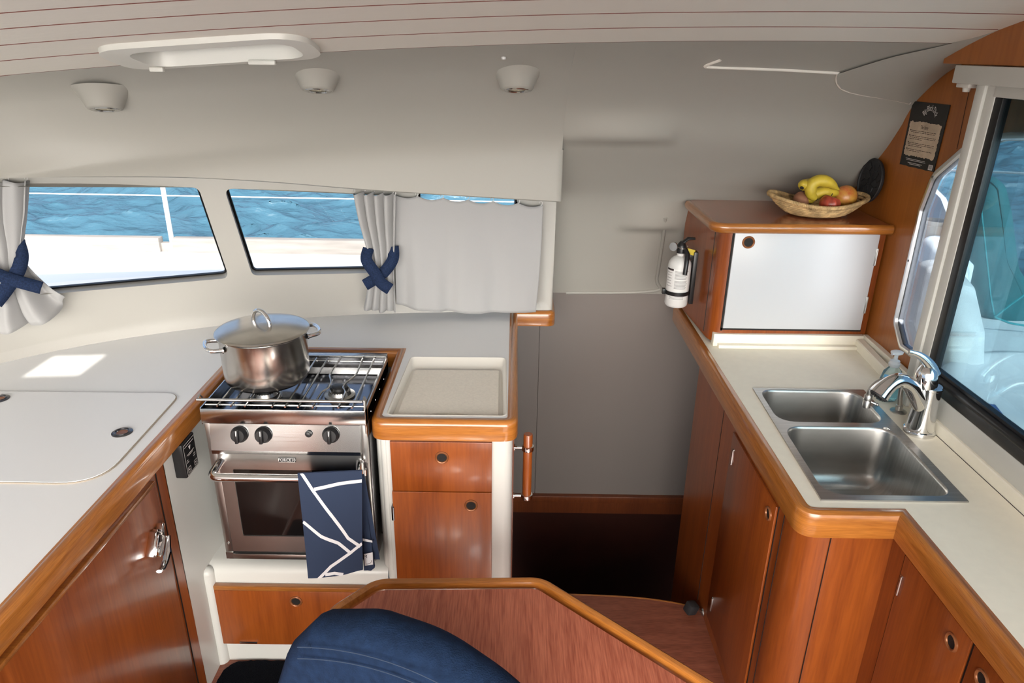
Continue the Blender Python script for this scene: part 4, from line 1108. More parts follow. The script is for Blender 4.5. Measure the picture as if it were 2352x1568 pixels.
# ---- soap bottle
sb = Vector((1.112, 1.905, .9))
t = thing('soap_bottle', sb, 'clear blue hand-soap pump bottle behind the faucet', 'soap bottle')
mb = MB(); mb.lathe([(.024,0),(.030,.004),(.033,.03),(.032,.07),(.026,.095),(.014,.108),(.012,.114)], sb, None, 28, sy=.62); mb.obj('bottle', 'clearp', t)
mb = MB(); mb.lathe([(.0225,.003),(.0285,.007),(.0305,.03),(.0290,.060),(.0001,.060)], sb, None, 28, sy=.6); mb.obj('liquid', mat('soap_liquid', (.35,.75,.85), .1, trans=.8, ior=1.33), t)
mb = MB()
def sf(a, h, k=1.012): 
    r = lut([(0,.024),(.004,.030),(.03,.033),(.07,.032),(.095,.026)])(h)*k; return sb+Vector((r*math.cos(a), r*.62*math.sin(a), h))
mb.grid([[sf(-PI*.86+.9*k/8, h, 1.02) for k in range(9)] for h in (.02,.04,.06,.078,.088)]); lb = mb.obj('label', 'lblue', t)
mb = MB(); mb.grid([[sf(-PI*.84+.75*k/8, h, 1.035) for k in range(9)] for h in (.066,.078)]); b_ = mb.obj('band', 'dblue', lb)
v, f2 = textmesh('Softsoap', .0095, lambda a, b, h: sf(-PI*.72+a*24, .072+b, 1.05+h)); mb = MB(); mb.add(v, f2); mb.obj('lettering', 'inkw', lb, fix=False)
mb = MB(); mb.lathe([(.014,.110),(.0155,.112),(.0155,.120),(.0135,.122),(.0135,.128),(.008,.131),(.0055,.132),(.0055,.148)], sb, None, 24); mb.lathe([(.006,.146),(.013,.150),(.014,.155),(.010,.158),(.0001,.1585)], sb, None, 20, sx=1.3); mb.tube([sb+Vector((0,0,.153)), sb+Vector((-.018,-.008,.151))], .004, 8); mb.obj('pump', 'pump', t)

# ---- lower cabinets: one long carcass, doors as parts
t = thing('sink_cabinet', (.8, 1.8, 0), 'cherry-veneered base cabinet with rounded corner under the sink', 'cabinet')
pl = fillet([(.69,2.40),(.69,1.388),(.905,1.388),(.905,1.30),(1.22,1.30),(1.22,2.45)], [0,.10,0,0,0,0], 10)
mb = MB(); mb.grid([[(a,b,z) for a,b in pl] for z in (-.72,.842)], 0, True); mb.plate(pl, (), .01, fZ(-.71)); mb.obj('body', 'cherry', t, angle=40)
mb = MB()
for bx_ in ((.6885,.6905,2.060,2.0615,.0,.80),(.6885,.6905,1.497,1.4985,.0,.84),(.757,.7585,1.3865,1.3885,0,.84),(.6885,.6905,1.535,1.5375,.03,.775),(.9035,.9055,1.329,1.3305,0,.84)):
    mb = MB(); mb.box(*bx_); mb.obj('seam', 'dark', t)
mb = MB(); mb.box(.683,.690,1.541,1.932,.055,.770,.0015); dr = mb.obj('door', 'cherry', t)
p = onX(1766,1179,.683); ring_pull((.683,p.y,p.z), (-1,0,0), dr, .0185)
for py_ in (1050,1388):
    px_ = 1684 if py_ < 1100 else 1636
    p = onX(px_, py_, .684); mb = MB(); mb.box(.681,.6905,p.y-.004,p.y+.006,p.z-.028,p.z+.028,.001); mb.tube([(.681,p.y,p.z-.026),(.681,p.y,p.z+.026)], .003, 8); mb.obj('hinge', 'steel', dr)
t = thing('side_cabinet', (1.05, .8, 0), 'cherry-veneered base cabinet with two doors at the lower right', 'cabinet')
mb = MB(); mb.box(.905,1.22,.25,1.299,-.02,.842); mb.obj('body', 'cherry', t)
mb = MB(); mb.box(.898,.905,1.067,1.322,.055,.800,.0015); dr = mb.obj('door', 'cherry', t)
p = onX(2187,1474,.898); ring_pull((.898,p.y,p.z), (-1,0,0), dr, .0185)
p = onX(2068,1345,.899); mb = MB(); mb.box(.896,.905,p.y-.003,p.y+.006,p.z-.028,p.z+.028,.001); mb.tube([(.896,p.y,p.z-.026),(.896,p.y,p.z+.026)], .003, 8); mb.obj('hinge', 'steel', dr)
mb = MB(); mb.box(.898,.905,.70,1.058,.055,.800,.0015); dr = mb.obj('door', 'cherry', t)
p = onX(2257,1560,.898); ring_pull((.898,p.y,p.z), (-1,0,0), dr, .0185)
mb = MB(); mb.box(.9025,.9052,1.058,1.067,.055,.80); mb.obj('gap', 'dark', t)

# ---- door stop near the floor
t = thing('door_holder', (.66,2.02,0), 'black rubber door holder on a metal arm, low on the sink cabinet by the floor', 'door stop')
c = onX(1588,1395,.645); c2 = onX(1615,1406,.69)
mb = MB(); mb.box(-.020,.020,-.018,.018,-.022,.020,.007,0,Matrix.Translation(c)@Matrix.Rotation(.3,4,'Y')@Matrix.Rotation(.4,4,'Z')); mb.obj('bumper', 'blackm', t)
mb = MB(); mb.tube([c+Vector((.015,0,-.003)), c2], .006, 10); mb.lathe([(.014,0),(.012,.004),(.005,.005)], (.6895,c2.y,c2.z), rotto((-1,0,0)), 14); mb.obj('arm', 'steelb', t)

# ---- small upper locker
t = thing('upper_locker', (.95, 2.5, .93), 'wooden locker with white door standing on the right worktop', 'cabinet')
pl = fillet([(.664,2.74),(.690,2.315),(1.230,2.325),(1.230,2.74)], [0,.055,0,0], 10)
mb = MB(); mb.plate(pl, (), .40, fZ(1.312)); mb.obj('body', 'cherry', t, angle=40)
mb = MB(); 
for y_ in (): pass
dpx = [onY(a, b, 2.318) for a, b in ((1687,532),(2022,538),(1975,753),(1658,749))]
dx_0 = min(dpx[0].x, dpx[3].x); dx_1 = 1.2; zt_ = 1.300; zb_ = .965
mb = MB(); mb.box(.728,1.203,2.3085,2.321,.966,1.302,.001); dr = mb.obj('door', 'whited', t)
p = onY(1719,556,2.309); ring_pull((p.x,2.3085,p.z), (0,-1,0), dr, .020)
for py_, px_ in ((590,2010),(700,1986)):
    p = onY(px_, py_, 2.309); mb = MB(); mb.box(1.199,1.2065,2.305,2.321,p.z-.030,p.z+.030,.001); mb.tube([(1.2035,2.305,p.z-.028),(1.2035,2.305,p.z+.028)], .003, 8); mb.obj('hinge', 'steelb', dr)
mb = MB(); mb.box(.722,.7275,2.314,2.322,.955,1.310); mb.box(.722,1.207,2.314,2.322,.958,.9655); mb.box(.6795,.6812,2.372,2.374,.93,1.31); mb.obj('gap', 'dark', t)
tpo = [(.640,2.66),(.645,2.282),(1.232,2.29),(1.232,2.72),(.70,2.72)]
tl = fillet(tpo, [0,.055,0,0,0], 10)
mb = MB(); mb.plate(inset(tl, .012) if False else tl, (), .016, fZ(1.333)); 
nose = fillet_open([(.640,2.66),(.645,2.282),(1.232,2.29)], [0,.055,0], 10)
mb.obj('top', 'floorw' if False else wood('locker_top', (.34,.105,.045), (.46,.155,.07), False, (.6,7,7), 2.5, .22, .7), t, flat=True)
mb = MB(); mb.sweep([(a,b,1.333) for a,b in nose], [(.016,-.029),(.006,-.029),(0,-.024),(-.004,-.015),(-.004,-.007),(0,.001),(.006,.004),(.016,.002)]); mb.obj('nosing', 'trim', t, angle=40)

# ---- fire extinguisher
ec = Vector((.6035, 2.50, onY(1551,706,2.47).z))
ec.x = onY(1551,706,2.50).x
t = thing('fire_extinguisher', ec, 'white fire extinguisher strapped to the side of the wooden locker', 'fire extinguisher')
mb = MB(); mb.lathe([(.036,.0),(.040,.004),(.0415,.010),(.0415,.150),(.040,.162),(.034,.174),(.024,.183),(.014,.188),(.013,.205)], ec, None, 36); mb.obj('cylinder', 'white', t)
def ef(a, h, k=.0004): return ec+Vector(((.0415+k)*math.cos(a), (.0415+k)*math.sin(a), h))
mb = MB(); A0, A1 = -PI*.96, -PI*.26
mb.grid([[ef(A0+(A1-A0)*k/20, h) for k in range(21)] for h in (.062,.095,.146)], 0)
def bar(a0, a1, h0, h1, mi): mb.grid([[ef(a0+(a1-a0)*k/8, h, .0008) for k in range(9)] for h in (h0, h1)], mi)
bar(A0, A0+.75, .139, .146, 1)
random.seed(3)
for k in range(6): bar(A0+.1, A0+.7-.2*random.random(), .130-.010*k, .1322-.010*k, 2)
for k in range(15):
    if k in (7,): continue
    bar(A0+.9, A1-.1-.25*random.random(), .137-.0045*k, .1390-.0045*k, 2)
mb.grid([[ef(-2.7+(1.9)*k/14, h) for k in range(15)] for h in (.030,.046)], 0)
for k in range(3): bar(-2.5, -1.2, .033+.004*k, .0345+.004*k, 2)
mb.obj('label', [mat('label_paper', (.72,.71,.69), .5), 'ink', 'inkg'], t)
mb = MB(); mb.grid([[ec+Vector((.0445*math.cos(a), .0445*math.sin(a), h)) for a in [-PI-.15+(PI+.5)*k/24 for k in range(25)]] for h in (.046,.060)]); mb.grid([[ec+Vector((.0425*math.cos(a), .0425*math.sin(a), h)) for a in [-PI-.15+(PI+.5)*k/24 for k in range(25)]] for h in (.046,.060)])
mb.box(ec.x-.055,ec.x-.044,ec.y-.010,ec.y+.008,ec.z+.044,ec.z+.064,.001); mb.obj('strap', 'black', t)
mb = MB(); mb.box(ec.x+.043,ec.x+.058,ec.y-.020,ec.y+.020,ec.z+.01,ec.z+.205,.002); mb.box(ec.x+.02,ec.x+.052,ec.y-.012,ec.y+.012,ec.z+.175,ec.z+.200,.002); mb.obj('bracket', 'black', t)
mb = MB(); mb.lathe([(.0165,.198),(.0165,.222),(.013,.232),(.006,.240)], ec, None, 18); mb.tube([ec+Vector((0,0,.232)), ec+Vector((.02,-.0,.250)), ec+Vector((.045,.0,.250))], [.009,.009,.006], 10, flat=.7)
mb.tube([ec+Vector((.01,-.012,.215)), ec+Vector((.016,-.034,.20)), ec+Vector((.012,-.046,.16)), ec+Vector((.010,-.048,.13))], [.009,.009,.008,.008], 10); mb.obj('valve_head', 'black', t)
mb = MB(); gc = ec+Vector((-.030,-.008,.222)); mb.lathe([(.015,-.004),(.0165,0),(.015,.005),(.0001,.005)], gc, rotto((-.6,-.8,.1)), 22); mb.tube([gc, ec+Vector((0,0,.218))], .004, 8); mb.obj('gauge', 'steelb', t)
mb = MB(); mb.tube([ec+Vector((.019*math.cos(a)+.002, .019*math.sin(a)-.004, .222+.004*math.sin(a))) for a in [2*PI*k/20 for k in range(20)]], .0012, 6, True); mb.obj('pin_ring', 'chrome', t)
mb = MB(); mb.box(-.016,.016,-.001,.001,-.010,.010,.0005,0,Matrix.Translation(ec+Vector((.030,-.012,.205)))@Matrix.Rotation(.25,4,'Y')); mb.obj('tag', 'yellow', t)

# ---- fruit basket and fruit
zc = 1.3375
bc = Vector((1.036, 2.450, zc))
t = thing('fruit_basket', bc, 'shallow woven straw basket with wavy rim on top of the locker', 'basket')
def rimf(a):
    w = 1+.05*math.cos(2*a)+.06*math.cos(4*a+.3)
    return Vector((.148*w*math.cos(a), .118*w*math.sin(a), .052+.013*math.cos(2*a)+.004*math.sin(3*a)))
mb = MB(); nr = 8
for k in range(nr):
    s_ = k/(nr-1); ring = []
    for j in range(72):
        a = 2*PI*j/72; R_ = rimf(a); b = Vector((.088*math.cos(a), .070*math.sin(a), .006))
        tt = s_; p = Vector((b.x+(R_.x-b.x)*(tt**.85), b.y+(R_.y-b.y)*(tt**.85), b.z+(R_.z-b.z)*tt**1.25)); ring.append(bc+p)
    mb.tube(ring, .0050 if k < nr-1 else .0068, 8, True)
mb.lathe([(.092,.004),(.092,.008),(.0001,.008)], bc, None, 40, sy=.8, caps=False); mb.lathe([(.0001,.0015),(.090,.0015)], bc, None, 40, sy=.8, caps=False)
mb.obj('weave', 'straw', t, angle=80)
mb = MB()
for j in range(150):
    a = 2*PI*j/150; p = bc+rimf(a); q_ = bc+rimf(a+.03); tdir = (q_-p).normalized()
    mb.lathe([(.0071,-.0016),(.0079,0),(.0071,.0016)], p, rotto(tdir), 8, caps=False)
mb.obj('rim_binding', 'straw', t, angle=80)
def banana(name, px, y, label, r=.0155, z=None):
    P = spline([onY(a, b, y+(yy_ if len(q) == 3 else 0)) for q in px for a, b, yy_ in [q if len(q) == 3 else (*q, 0)]], 6); n = len(P)
    th_ = thing(name, P[n//2], label, 'banana', 'bananas in the basket')
    rr = [r*min(1, .30+.85*math.sin(PI*min(1, (k+.4)/(n*1.0)))**.75) for k in range(n)]
    mb = MB(); mb.tube(P, rr, 10); mb.obj('skin', 'banana', th_, angle=40)
    mb = MB(); d = (P[0]-P[1]).normalized(); mb.lathe([(rr[0]*1.02,-.002),(rr[0]*.8,.003),(.0001,.004)], P[0], rotto(d), 10)
    mb.obj('tip', 'btip', th_)
    d = (P[-1]-P[-2]).normalized(); mb = MB(); mb.tube([P[-1]-d*.002, P[-1]+d*.014], [rr[-1]*.9, .0035], 8); mb.obj('stem', 'banana', th_)
banana('banana', [(1874,457),(1863,445),(1864,425),(1880,415),(1902,418),(1920,430)], 2.41, 'upper banana arching over the others in the basket', .020)
banana('banana', [(1860,466),(1864,452),(1880,443),(1900,440),(1924,444)], 2.435, 'lower banana half hidden under the arching one', .0205)
banana('banana', [(1842,431,-.01),(1846,425,.0),(1858,422,.03),(1880,420,.07)], 2.42, 'banana pointing its black tip forward, leftmost in the basket', .0185)
def fruit(name, px, py, y, r, m, label, cat, sq=(1,1,1), fn=None, stem=True):
    c = onY(px, py, y); th_ = thing(name, c, label, cat); mb = MB(); mb.ball(c, (r*sq[0], r*sq[1], r*sq[2]), 28, 18, 0, Matrix.Rotation(.3,3,'Y'), fn); mb.obj('skin', m, th_, angle=80)
    if stem: mb = MB(); mb.tube([c+Vector((0,0,r*.78)), c+Vector((.003,0,r*1.02))], .0015, 6); mb.obj('stem', 'btip', th_)
dent = lambda p: Vector((p.x, p.y, p.z-.22*max(0, p.z-.75)/.25))
fruit('mango', 1941, 453, 2.445, .039, 'mango', 'yellow and orange mango on the right side of the basket', 'mango', (1,.9,1.05), None, False)
fruit('apple', 1906, 468, 2.390, .034, 'apple', 'red striped apple in front, beside the mango', 'apple', (1,1,.92), dent)
fruit('onion', 1842, 458, 2.45, .029, 'potato', 'pinkish-brown onion behind the basket rim on the left', 'onion', (1,1,.95), None, True)

# ---- black cast trivet leaning on the bulkhead
tc = onX(2000,415,1.212)
t = thing('trivet', (tc.x, tc.y, tc.z-.08), 'round black patterned trivet leaning on the bulkhead behind the basket', 'trivet')
R = rotto((-1,-.05,.10))
mb = MB(); mb.lathe([(.068,-.006),(.073,-.003),(.074,.004),(.072,.007),(.068,.006),(.066,.003),(.0001,.003)], tc, R, 48, caps=False); mb.lathe([(.070,-.006),(.0001,-.006)], tc, R, 48, caps=False)
mb.obj('plate', 'blackm', t)
mb = MB()
def tq(a, b): return Vector(tc)+R@Vector((a, b, .0042))
for k in range(7):
    a = k*PI/3.5; mb.tube([tq(.012*math.cos(a), .012*math.sin(a)), tq(.035*math.cos(a+.35), .035*math.sin(a+.35)), tq(.045*math.cos(a), .045*math.sin(a)), tq(.064*math.cos(a+.2), .064*math.sin(a+.2))], .0016, 6)
    mb.tube([tq(.035*math.cos(a+.35), .035*math.sin(a+.35)), tq(.052*math.cos(a+.65), .052*math.sin(a+.65))], .0016, 6)
mb.tube([tq(.012*math.cos(x), .012*math.sin(x)) for x in [2*PI*k/16 for k in range(16)]], .0016, 6, True)
mb.obj('relief', 'black', t)

# ---- poster on the bulkhead
Pq = [onX(a, b, RX-.002) for a, b in ((2098,232),(2183,241),(2145,395),(2067,377))]
t = thing('poster', Pq[3], 'small black poster with parchment panel, pinned to the wooden bulkhead', 'poster')
def pf(u, v, h=0):      # u right, v down
    a = Pq[0].lerp(Pq[1], u); b = Pq[3].lerp(Pq[2], u); p = a.lerp(b, v); p.x = RX-.002-h; return p
def pq(poly, h, mi, mb): 
    tri = tessellate_polygon([[Vector((a, b, 0)) for a, b in poly]]); mb.add([pf(a, b, h) for a, b in poly], tri, mi)
random.seed(11)
mb = MB(); ed = [(0,0),(1,0)]+[(1,1)]+[(1-k/14, 1+random.uniform(-.006,.008)) for k in range(1,14)]+[(0,1)]
pq(ed, .0015, 0, mb); mb.grid([[pf(a, b, .0015) for a, b in ed+ed[:1]], [pf(a, b, -.001) for a, b in ed+ed[:1]]]); mb.obj('sheet', 'poster', t, flat=True, fix=False)
j = lambda: random.uniform(-.012,.012)
pe = [(.055+.87*k/24, .30+j()) for k in range(25)]+[(.935+j()*.8, .30+.53*k/24) for k in range(1,24)]+[(.92-.85*k/24, .83+j()) for k in range(25)]+[(.06+j()*.8, .83-.53*k/24) for k in range(1,24)]
mb = MB(); pq(pe, .0020, 0, mb); mb.obj('parchment', 'paper', t, flat=True, fix=False)
Wd, Hd = (Pq[1]-Pq[0]).length, (Pq[3]-Pq[0]).length
def ptxt(s_, size, u, v, mb, arcr=None, al='CENTER', sx=.8):
    def fn(a, b, h):
        a *= sx
        if arcr:
            th_ = a/arcr; return pf(u+(arcr+b)*math.sin(th_)/Wd, v+(arcr-(arcr+b)*math.cos(th_))/Hd, .0026)
        return pf(u+a/Wd, v-b/Hd, .0026)
    vv_, ff_ = textmesh(s_, size, fn, 0, al); mb.add(vv_, ff_)
mb = MB(); ptxt('Big Black Dick', .025, .56, .075, mb, .042, sx=.60)
mb.obj('title', 'inkw', t, flat=True, fix=False); mb = MB()
for v_, a_, b_ in ((.875,.16,.72),(.895,.18,.74),(.935,.24,.66),(.955,.30,.62)): pq(rect(a_, b_, v_, v_+.006), .0024, 0, mb)
mb.obj('small_print', 'inkw', t, flat=True, fix=False)
mb = MB(); ptxt('The Story', .015, .5, .375, mb, sx=.7)
for v_, n_, last_ in ((.435,2,.95),(.515,3,.5),(.625,3,.55),(.725,2,.5)):
    for k in range(n_):
        x = .14; xe_ = .86 if k < n_-1 else .12+.76*last_
        while x < xe_-.02:
            w_ = random.uniform(.03,.09); pq(rect(x, min(xe_, x+w_), v_+k*.024, v_+k*.024+.0065), .0024, 0, mb); x += w_+.012
    pq(rect(.115,.135,v_-.012,v_+.010), .0024, 0, mb)
mb.obj('story_text', 'ink', t, flat=True, fix=False)
mb = MB(); pq([(.50,.165),(.53,.150),(.555,.155),(.57,.18),(.56,.21),(.57,.24),(.545,.275),(.52,.27),(.515,.23),(.49,.19)], .0020, 0, mb); mb.obj('emblem', 'inkg' if False else mat('ink_faint', (.05,.045,.045), .7), t, flat=True, fix=False)
mb = MB(); pq(rect(.84,.955,.905,.985), .0020, 0, mb)
for k in range(9): pq(rect(.855+.010*k, .859+.010*k, .912, .972), .0024, 1, mb)
mb.obj('barcode', ['inkw', 'ink'], t, flat=True, fix=False)

# ================================================================== TABLE, CHAIR, CARPET
t = thing('table', (.05, .8, 0), 'table with reddish wood-grain top and varnished rim, at the bottom of the view', 'table')
to = fillet([(-.302,1.316),(.072,1.328),(.66,.797),(.55,.735),(-.39,1.215)], [.055,.055,.05,.05,.03], 8)
mb = MB(); mb.plate(inset(to, .018), (), .022, fZ(.700)); mb.obj('tabletop', 'table', t, flat=True)
mb = MB(); mb.sweep([(a,b,.70) for a,b in to], [(0,-.028),(-.003,-.020),(-.003,-.004),(0,.003),(.006,.006),(.013,.006),(.018,.002),(.021,-.001),(.021,-.028)], closed=True); mb.obj('rim', 'trim', t, angle=30)
mb = MB(); mb.lathe([(.15,0),(.15,.012),(.045,.03),(.040,.05),(.040,.66),(.10,.675)], (.12,1.06,0), None, 32); mb.obj('pedestal', 'alu', t)

t = thing('chair', (-.15,.75,0), 'navy upholstered chair seen from behind, pulled up to the table', 'chair')
ca, cb = Vector((-.335,1.055)), Vector((.11,.830)); cd = (cb-ca).normalized(); cn = Vector((-cd.y, cd.x))   # cn points away from the viewer
Lc = (cb-ca).length
def cushion(mb, outline, thick, fn, rnd=.04, k=7, puff=.012):
    rings = []
    for i in range(k+1):
        a = -PI/2+PI*i/k; rings.append(([p for p in inset(outline, rnd*(1-math.cos(a)))], math.sin(a)*thick/2))
    mb.grid([[fn(a, b, h) for a, b in l] for l, h in rings], 0, True)
    for (l, h), s_ in ((rings[0], -1), (rings[-1], 1)):
        prev = l; rr_ = [[fn(a, b, h) for a, b in l]]
        cx = sum(p[0] for p in l)/len(l); cy = sum(p[1] for p in l)/len(l)
        for q in (.8,.55,.3,.08): rr_.append([fn(cx+(a-cx)*q, cy+(b-cy)*q, h+s_*puff*(1-q*q)) for a, b in l])
        mb.grid(rr_, 0, True); n = len(l); o = len(mb.v)-n; mb.f.append(tuple(range(o, o+n))); mb.m.append(0); mb.uv.append(None)
ca = Vector((-.335,1.03)); cb = Vector((.11,.805)); nrm_ = Vector((cn.x, cn.y, 0))
def onC(px, py):
    d = ray(px, py); t_ = (Vector((ca.x, ca.y, 0))-CAM).dot(nrm_)/d.dot(nrm_); p = CAM+d*t_
    return ((p.x-ca.x)*cd.x+(p.y-ca.y)*cd.y, p.z)
def chf(a, b, h):      # a along the back, b height, h thickness (+ away from viewer)
    p = ca+cd*a+cn*(h-.16*(a-.2)**2)
    return Vector((p.x, p.y, b))
ol = [onC(a, b) for a, b in ((664,1640),(668,1530),(690,1455),(738,1408),(850,1412),(1000,1466),(1150,1564),(1260,1660),(1300,2000),(690,2000))]
ol = [(a, max(b, .42)) for a, b in ol]
ol = fillet(ol, [0,.10,.10,.03,.1,.3,.3,.1,0,0], 6)
mb = MB(); cushion(mb, ol, .095, chf, .034, 7, .006); bk_ = mb.obj('backrest', 'chair', t, angle=80)
mb = MB()
for hh, ff in ((-.0505,.055),(-.050,.075)):
    pts = [Vector(chf(a, b, hh-.006)) for a, b in [onC(738+440*k/30, (1432 if ff < .06 else 1458)+16*(k/10)**2*.9+(k/30)*20) for k in range(31)]]
    mb.tube(pts, .0009, 5)
mb.obj('stitching', mat('thread', (.03,.05,.09), .8), bk_)
mb = MB(); mb.box(-.24,.24,-.22,.22,-.04,.04,.035,0,Matrix.Translation((-.24,.66,.42))@Matrix.Rotation(math.atan2(cd.y, cd.x),4,'Z')); mb.obj('seat', 'chair', t)
mb = MB(); mb.lathe([(.17,0),(.17,.012),(.04,.03),(.03,.05),(.03,.42)], (-.24,.66,0), None, 28); mb.obj('pedestal', 'steelb', t)

cp = fillet([(-.905,1.742),(-.30,1.750),(-.30,.95),(-.905,.95)], [.07,.02,.02,.02], 6)
mb = MB(); cq_ = []
random.seed(5)
for i in range(len(cp)):
    a = Vector(cp[i]); b = Vector(cp[(i+1) % len(cp)]); n = max(1, int((b-a).length/.008))
    for k in range(n): q = a.lerp(b, k/n); cq_.append((q.x+random.uniform(-.0015,.0015), q.y+random.uniform(-.002,.002)))
mb.plate(cq_, (), .012, fZ(.0125)); tag(mb.obj('carpet', 'carpet', flat=True), 'black carpet mat on the floor in front of the galley drawer', 'carpet')

# ================================================================== OUTSIDE
# sea
bpy.ops.mesh.primitive_grid_add(x_subdivisions=4, y_subdivisions=4, size=2)
sea = bpy.context.object; sea.name = 'sea'; sea.data.materials.append(M['sea'])
oc = sea.modifiers.new('Ocean', 'OCEAN'); oc.geometry_mode = 'GENERATE'; oc.repeat_x = 5; oc.repeat_y = 5; oc.resolution = 16; oc.spatial_size = 16; oc.wave_scale = .55; oc.wave_scale_min = .01; oc.choppiness = 1.0; oc.wind_velocity = 3.0; oc.wave_alignment = .4; oc.wave_direction = math.radians(100); oc.random_seed = 4; oc.time = 1.7
sea.location = (-40, -30, -1.15)
for p in sea.data.polygons: p.use_smooth = True
tag(sea, 'rippled blue sea surface seen through the windows', 'sea', None, 'stuff')
# foredeck
mb = MB(); mb.plate([(-7,-3),(-2.2,.9),(-1.64,2.2),(-.8,2.7),(-.2,2.85),(-.15,3.02),(1.4,3.02),(3.2,4.9),(-7,4.86)], (), .3, fZ(.50)); struct(mb.obj('floor_deck', 'deck', flat=True))
mb = MB(); mb.box(-7,-2.47,4.86,4.93,.48,.60,.006); mb.box(-2.38,2.2,4.86,4.93,.48,.60,.006); mb.box(-2.5,-2.36,4.885,4.925,.48,.56); tag(mb.obj('toe_rail', 'teak'), 'weathered teak toe rail along the deck edge beyond the left windows', 'toe rail')
sbp = onZ(407,571,.50); st_ = Vector((sbp.x, 4.90, .5))
t = thing('stanchion', st_, 'white lifeline stanchion standing at the deck edge beyond the left window', 'stanchion')
mb = MB(); mb.tube([st_, st_+Vector((.0,.0,.62))], .0165, 14); mb.obj('post', 'white', t)
mb = MB(); mb.lathe([(.035,0),(.035,.008),(.022,.012),(.020,.05)], st_, None, 18); mb.obj('socket', 'white', t)
mb = MB(); zl = onY(380,449,4.90).z; mb.tube([(-6,4.9,zl+.01),(st_.x,4.9,zl),(2.4,4.9,onY(820,462,4.9).z)], .0045, 6); tag(mb.obj('lifeline', 'white'), 'thin white lifeline crossing the view through the left windows', 'lifeline')
cl = onZ(334,575,.50); t = thing('deck_fitting', cl, 'small grey deck fitting on the white deck left of the stanchion', 'deck fitting')
mb = MB(); mb.lathe([(.045,0),(.045,.010),(.020,.016)], cl, None, 18); mb.obj('base', 'alu', t)
mb = MB(); mb.tube([Vector(cl)+Vector((.035*math.cos(a), 0, .012+.045*math.sin(a))) for a in [PI*k/10 for k in range(11)]], .012, 8); mb.obj('bow', 'alu', t)

# cockpit side beyond the right window
mb = MB(); mb.plate([(1.30,-3),(3.4,-3),(3.4,3.2),(2.72,4.2),(1.30,2.95)], (), .1, fZ(.68)); mb.box(3.35,3.45,-3,3.3,.6,.9,.02); struct(mb.obj('floor_cockpit', 'deck', flat=True))
gp = [onX(a, b, 2.2) for a, b in ((2130,425),(2160,455),(2178,500),(2196,545),(2215,600),(2215,800),(2100,800),(2080,500))]
mb = MB(); mb.plate([(p.y, p.z) for p in gp], (), .03, lambda a, b, h: (2.2-h, a, b)); tag(mb.obj('gunwale', 'alu' if False else mat('grey_gelcoat', (.42,.46,.50), .5)), 'grey moulded gunwale beyond the right window', 'gunwale')
bp_ = onX(2150,505,2.05); t = thing('bucket', bp_+Vector((0,0,-.15)), 'grubby white tapered bucket beyond the rounded side window', 'bucket')
mb = MB(); mb.lathe([(.040,-.17),(.047,-.02),(.055,-.004),(.057,0),(.054,.0),(.045,-.02),(.038,-.16),(.0001,-.165)], bp_, None, 28, caps=False); mb.obj('wall', 'bucket', t)
mb = MB()
for z_ in (-.018,-.030): mb.lathe([(.0485,z_),(.0500,z_+.003),(.0485,z_+.006)], bp_, None, 28, caps=False)
mb.obj('rib', 'bucket', t)
def padx(px, X0, th, name, m, label, cat, rnd=.03):
    P = [onX(a, b, X0) for a, b in px]; ol_ = fillet([(p.y, p.z) for p in P], rnd, 5); mb = MB(); cushion(mb, ol_, th, lambda a, b, h: Vector((X0+th/2-h, a, b)), min(rnd, th/2)*.9, 6, .008)
    return tag(mb.obj(name, m, angle=80), label, cat)
padx([(2118,535),(2140,555),(2185,605),(2170,680),(2100,600)], 1.95, .12, 'folded_canvas', mat('white_canvas', (.70,.72,.72), .8, nscale=10, nstr=.3, ndist=.01), 'folded white canvas below the bucket beyond the side window', 'canvas')
padx([(2105,592),(2130,606),(2168,655),(2190,760),(2185,930),(2030,930),(2050,740)], 1.72, .14, 'mesh_cover', 'mesh', 'grey woven mesh cover beyond the rounded side window', 'cover')
P = [onY(a, b, 3.15) for a, b in ((2243,452),(2262,420),(2292,403),(2322,420),(2343,490),(2368,620),(2418,700),(2425,770),(2330,770),(2285,752),(2258,725),(2243,660),(2236,560))]
ol_ = fillet([(p.x, p.z) for p in P], .10, 4); mb = MB(); cushion(mb, ol_, .26, lambda a, b, h: Vector((a, 3.25+h+.12*(1.4-b), b)), .05, 8, .02)
t = thing('canvas_cover', (P[9].x, 3.25, .68), 'tall teal canvas cover standing outside on the white deck', 'cover')
mb.obj('canvas', 'teal', t, angle=180)
mb = MB(); mb.tube([onY(a, b, 3.02) for a, b in ((2250,450),(2262,560),(2275,680),(2284,728),(2320,742),(2380,752))], .005, 6); mb.tube([onY(a, b, 3.01) for a, b in ((2284,728),(2320,700),(2370,664))], .005, 6); mb.obj('piping', mat('teal_piping', (.02,.20,.22), .7), t)
t = thing('round_seat', (1.98,2.32,.68), 'round white moulded seat outside the sliding window', 'seat')
mb = MB(); mb.lathe([(.44,0),(.44,.035),(.42,.055),(.38,.06),(.36,.052),(.0001,.045)], (2.02,2.28,.68), None, 64); mb.obj('rim', 'deck', t, angle=60)
q0, q1 = onZ(2337,1000,.75), onZ(2352,900,.75)
mb = MB(); mb.box(-.012,.012,-.12,.18,0,.006,0,0,Matrix.Translation((q0.x+.02,q0.y+.06,.735))@Matrix.Rotation(-.25,4,'Z')); mb.obj('stripe', 'blue', t)
mb = MB(); mb.tube([(3.0,8,1.02),(3.05,3.4,1.10),(3.1,-3,1.12)], .005, 6); mb.tube([(3.0,8,1.32),(3.05,3.4,1.36),(3.1,-3,1.38)], .005, 6) if False else None
zz = onX(2352,398,3.0); zy = onX(2200,392,3.0)
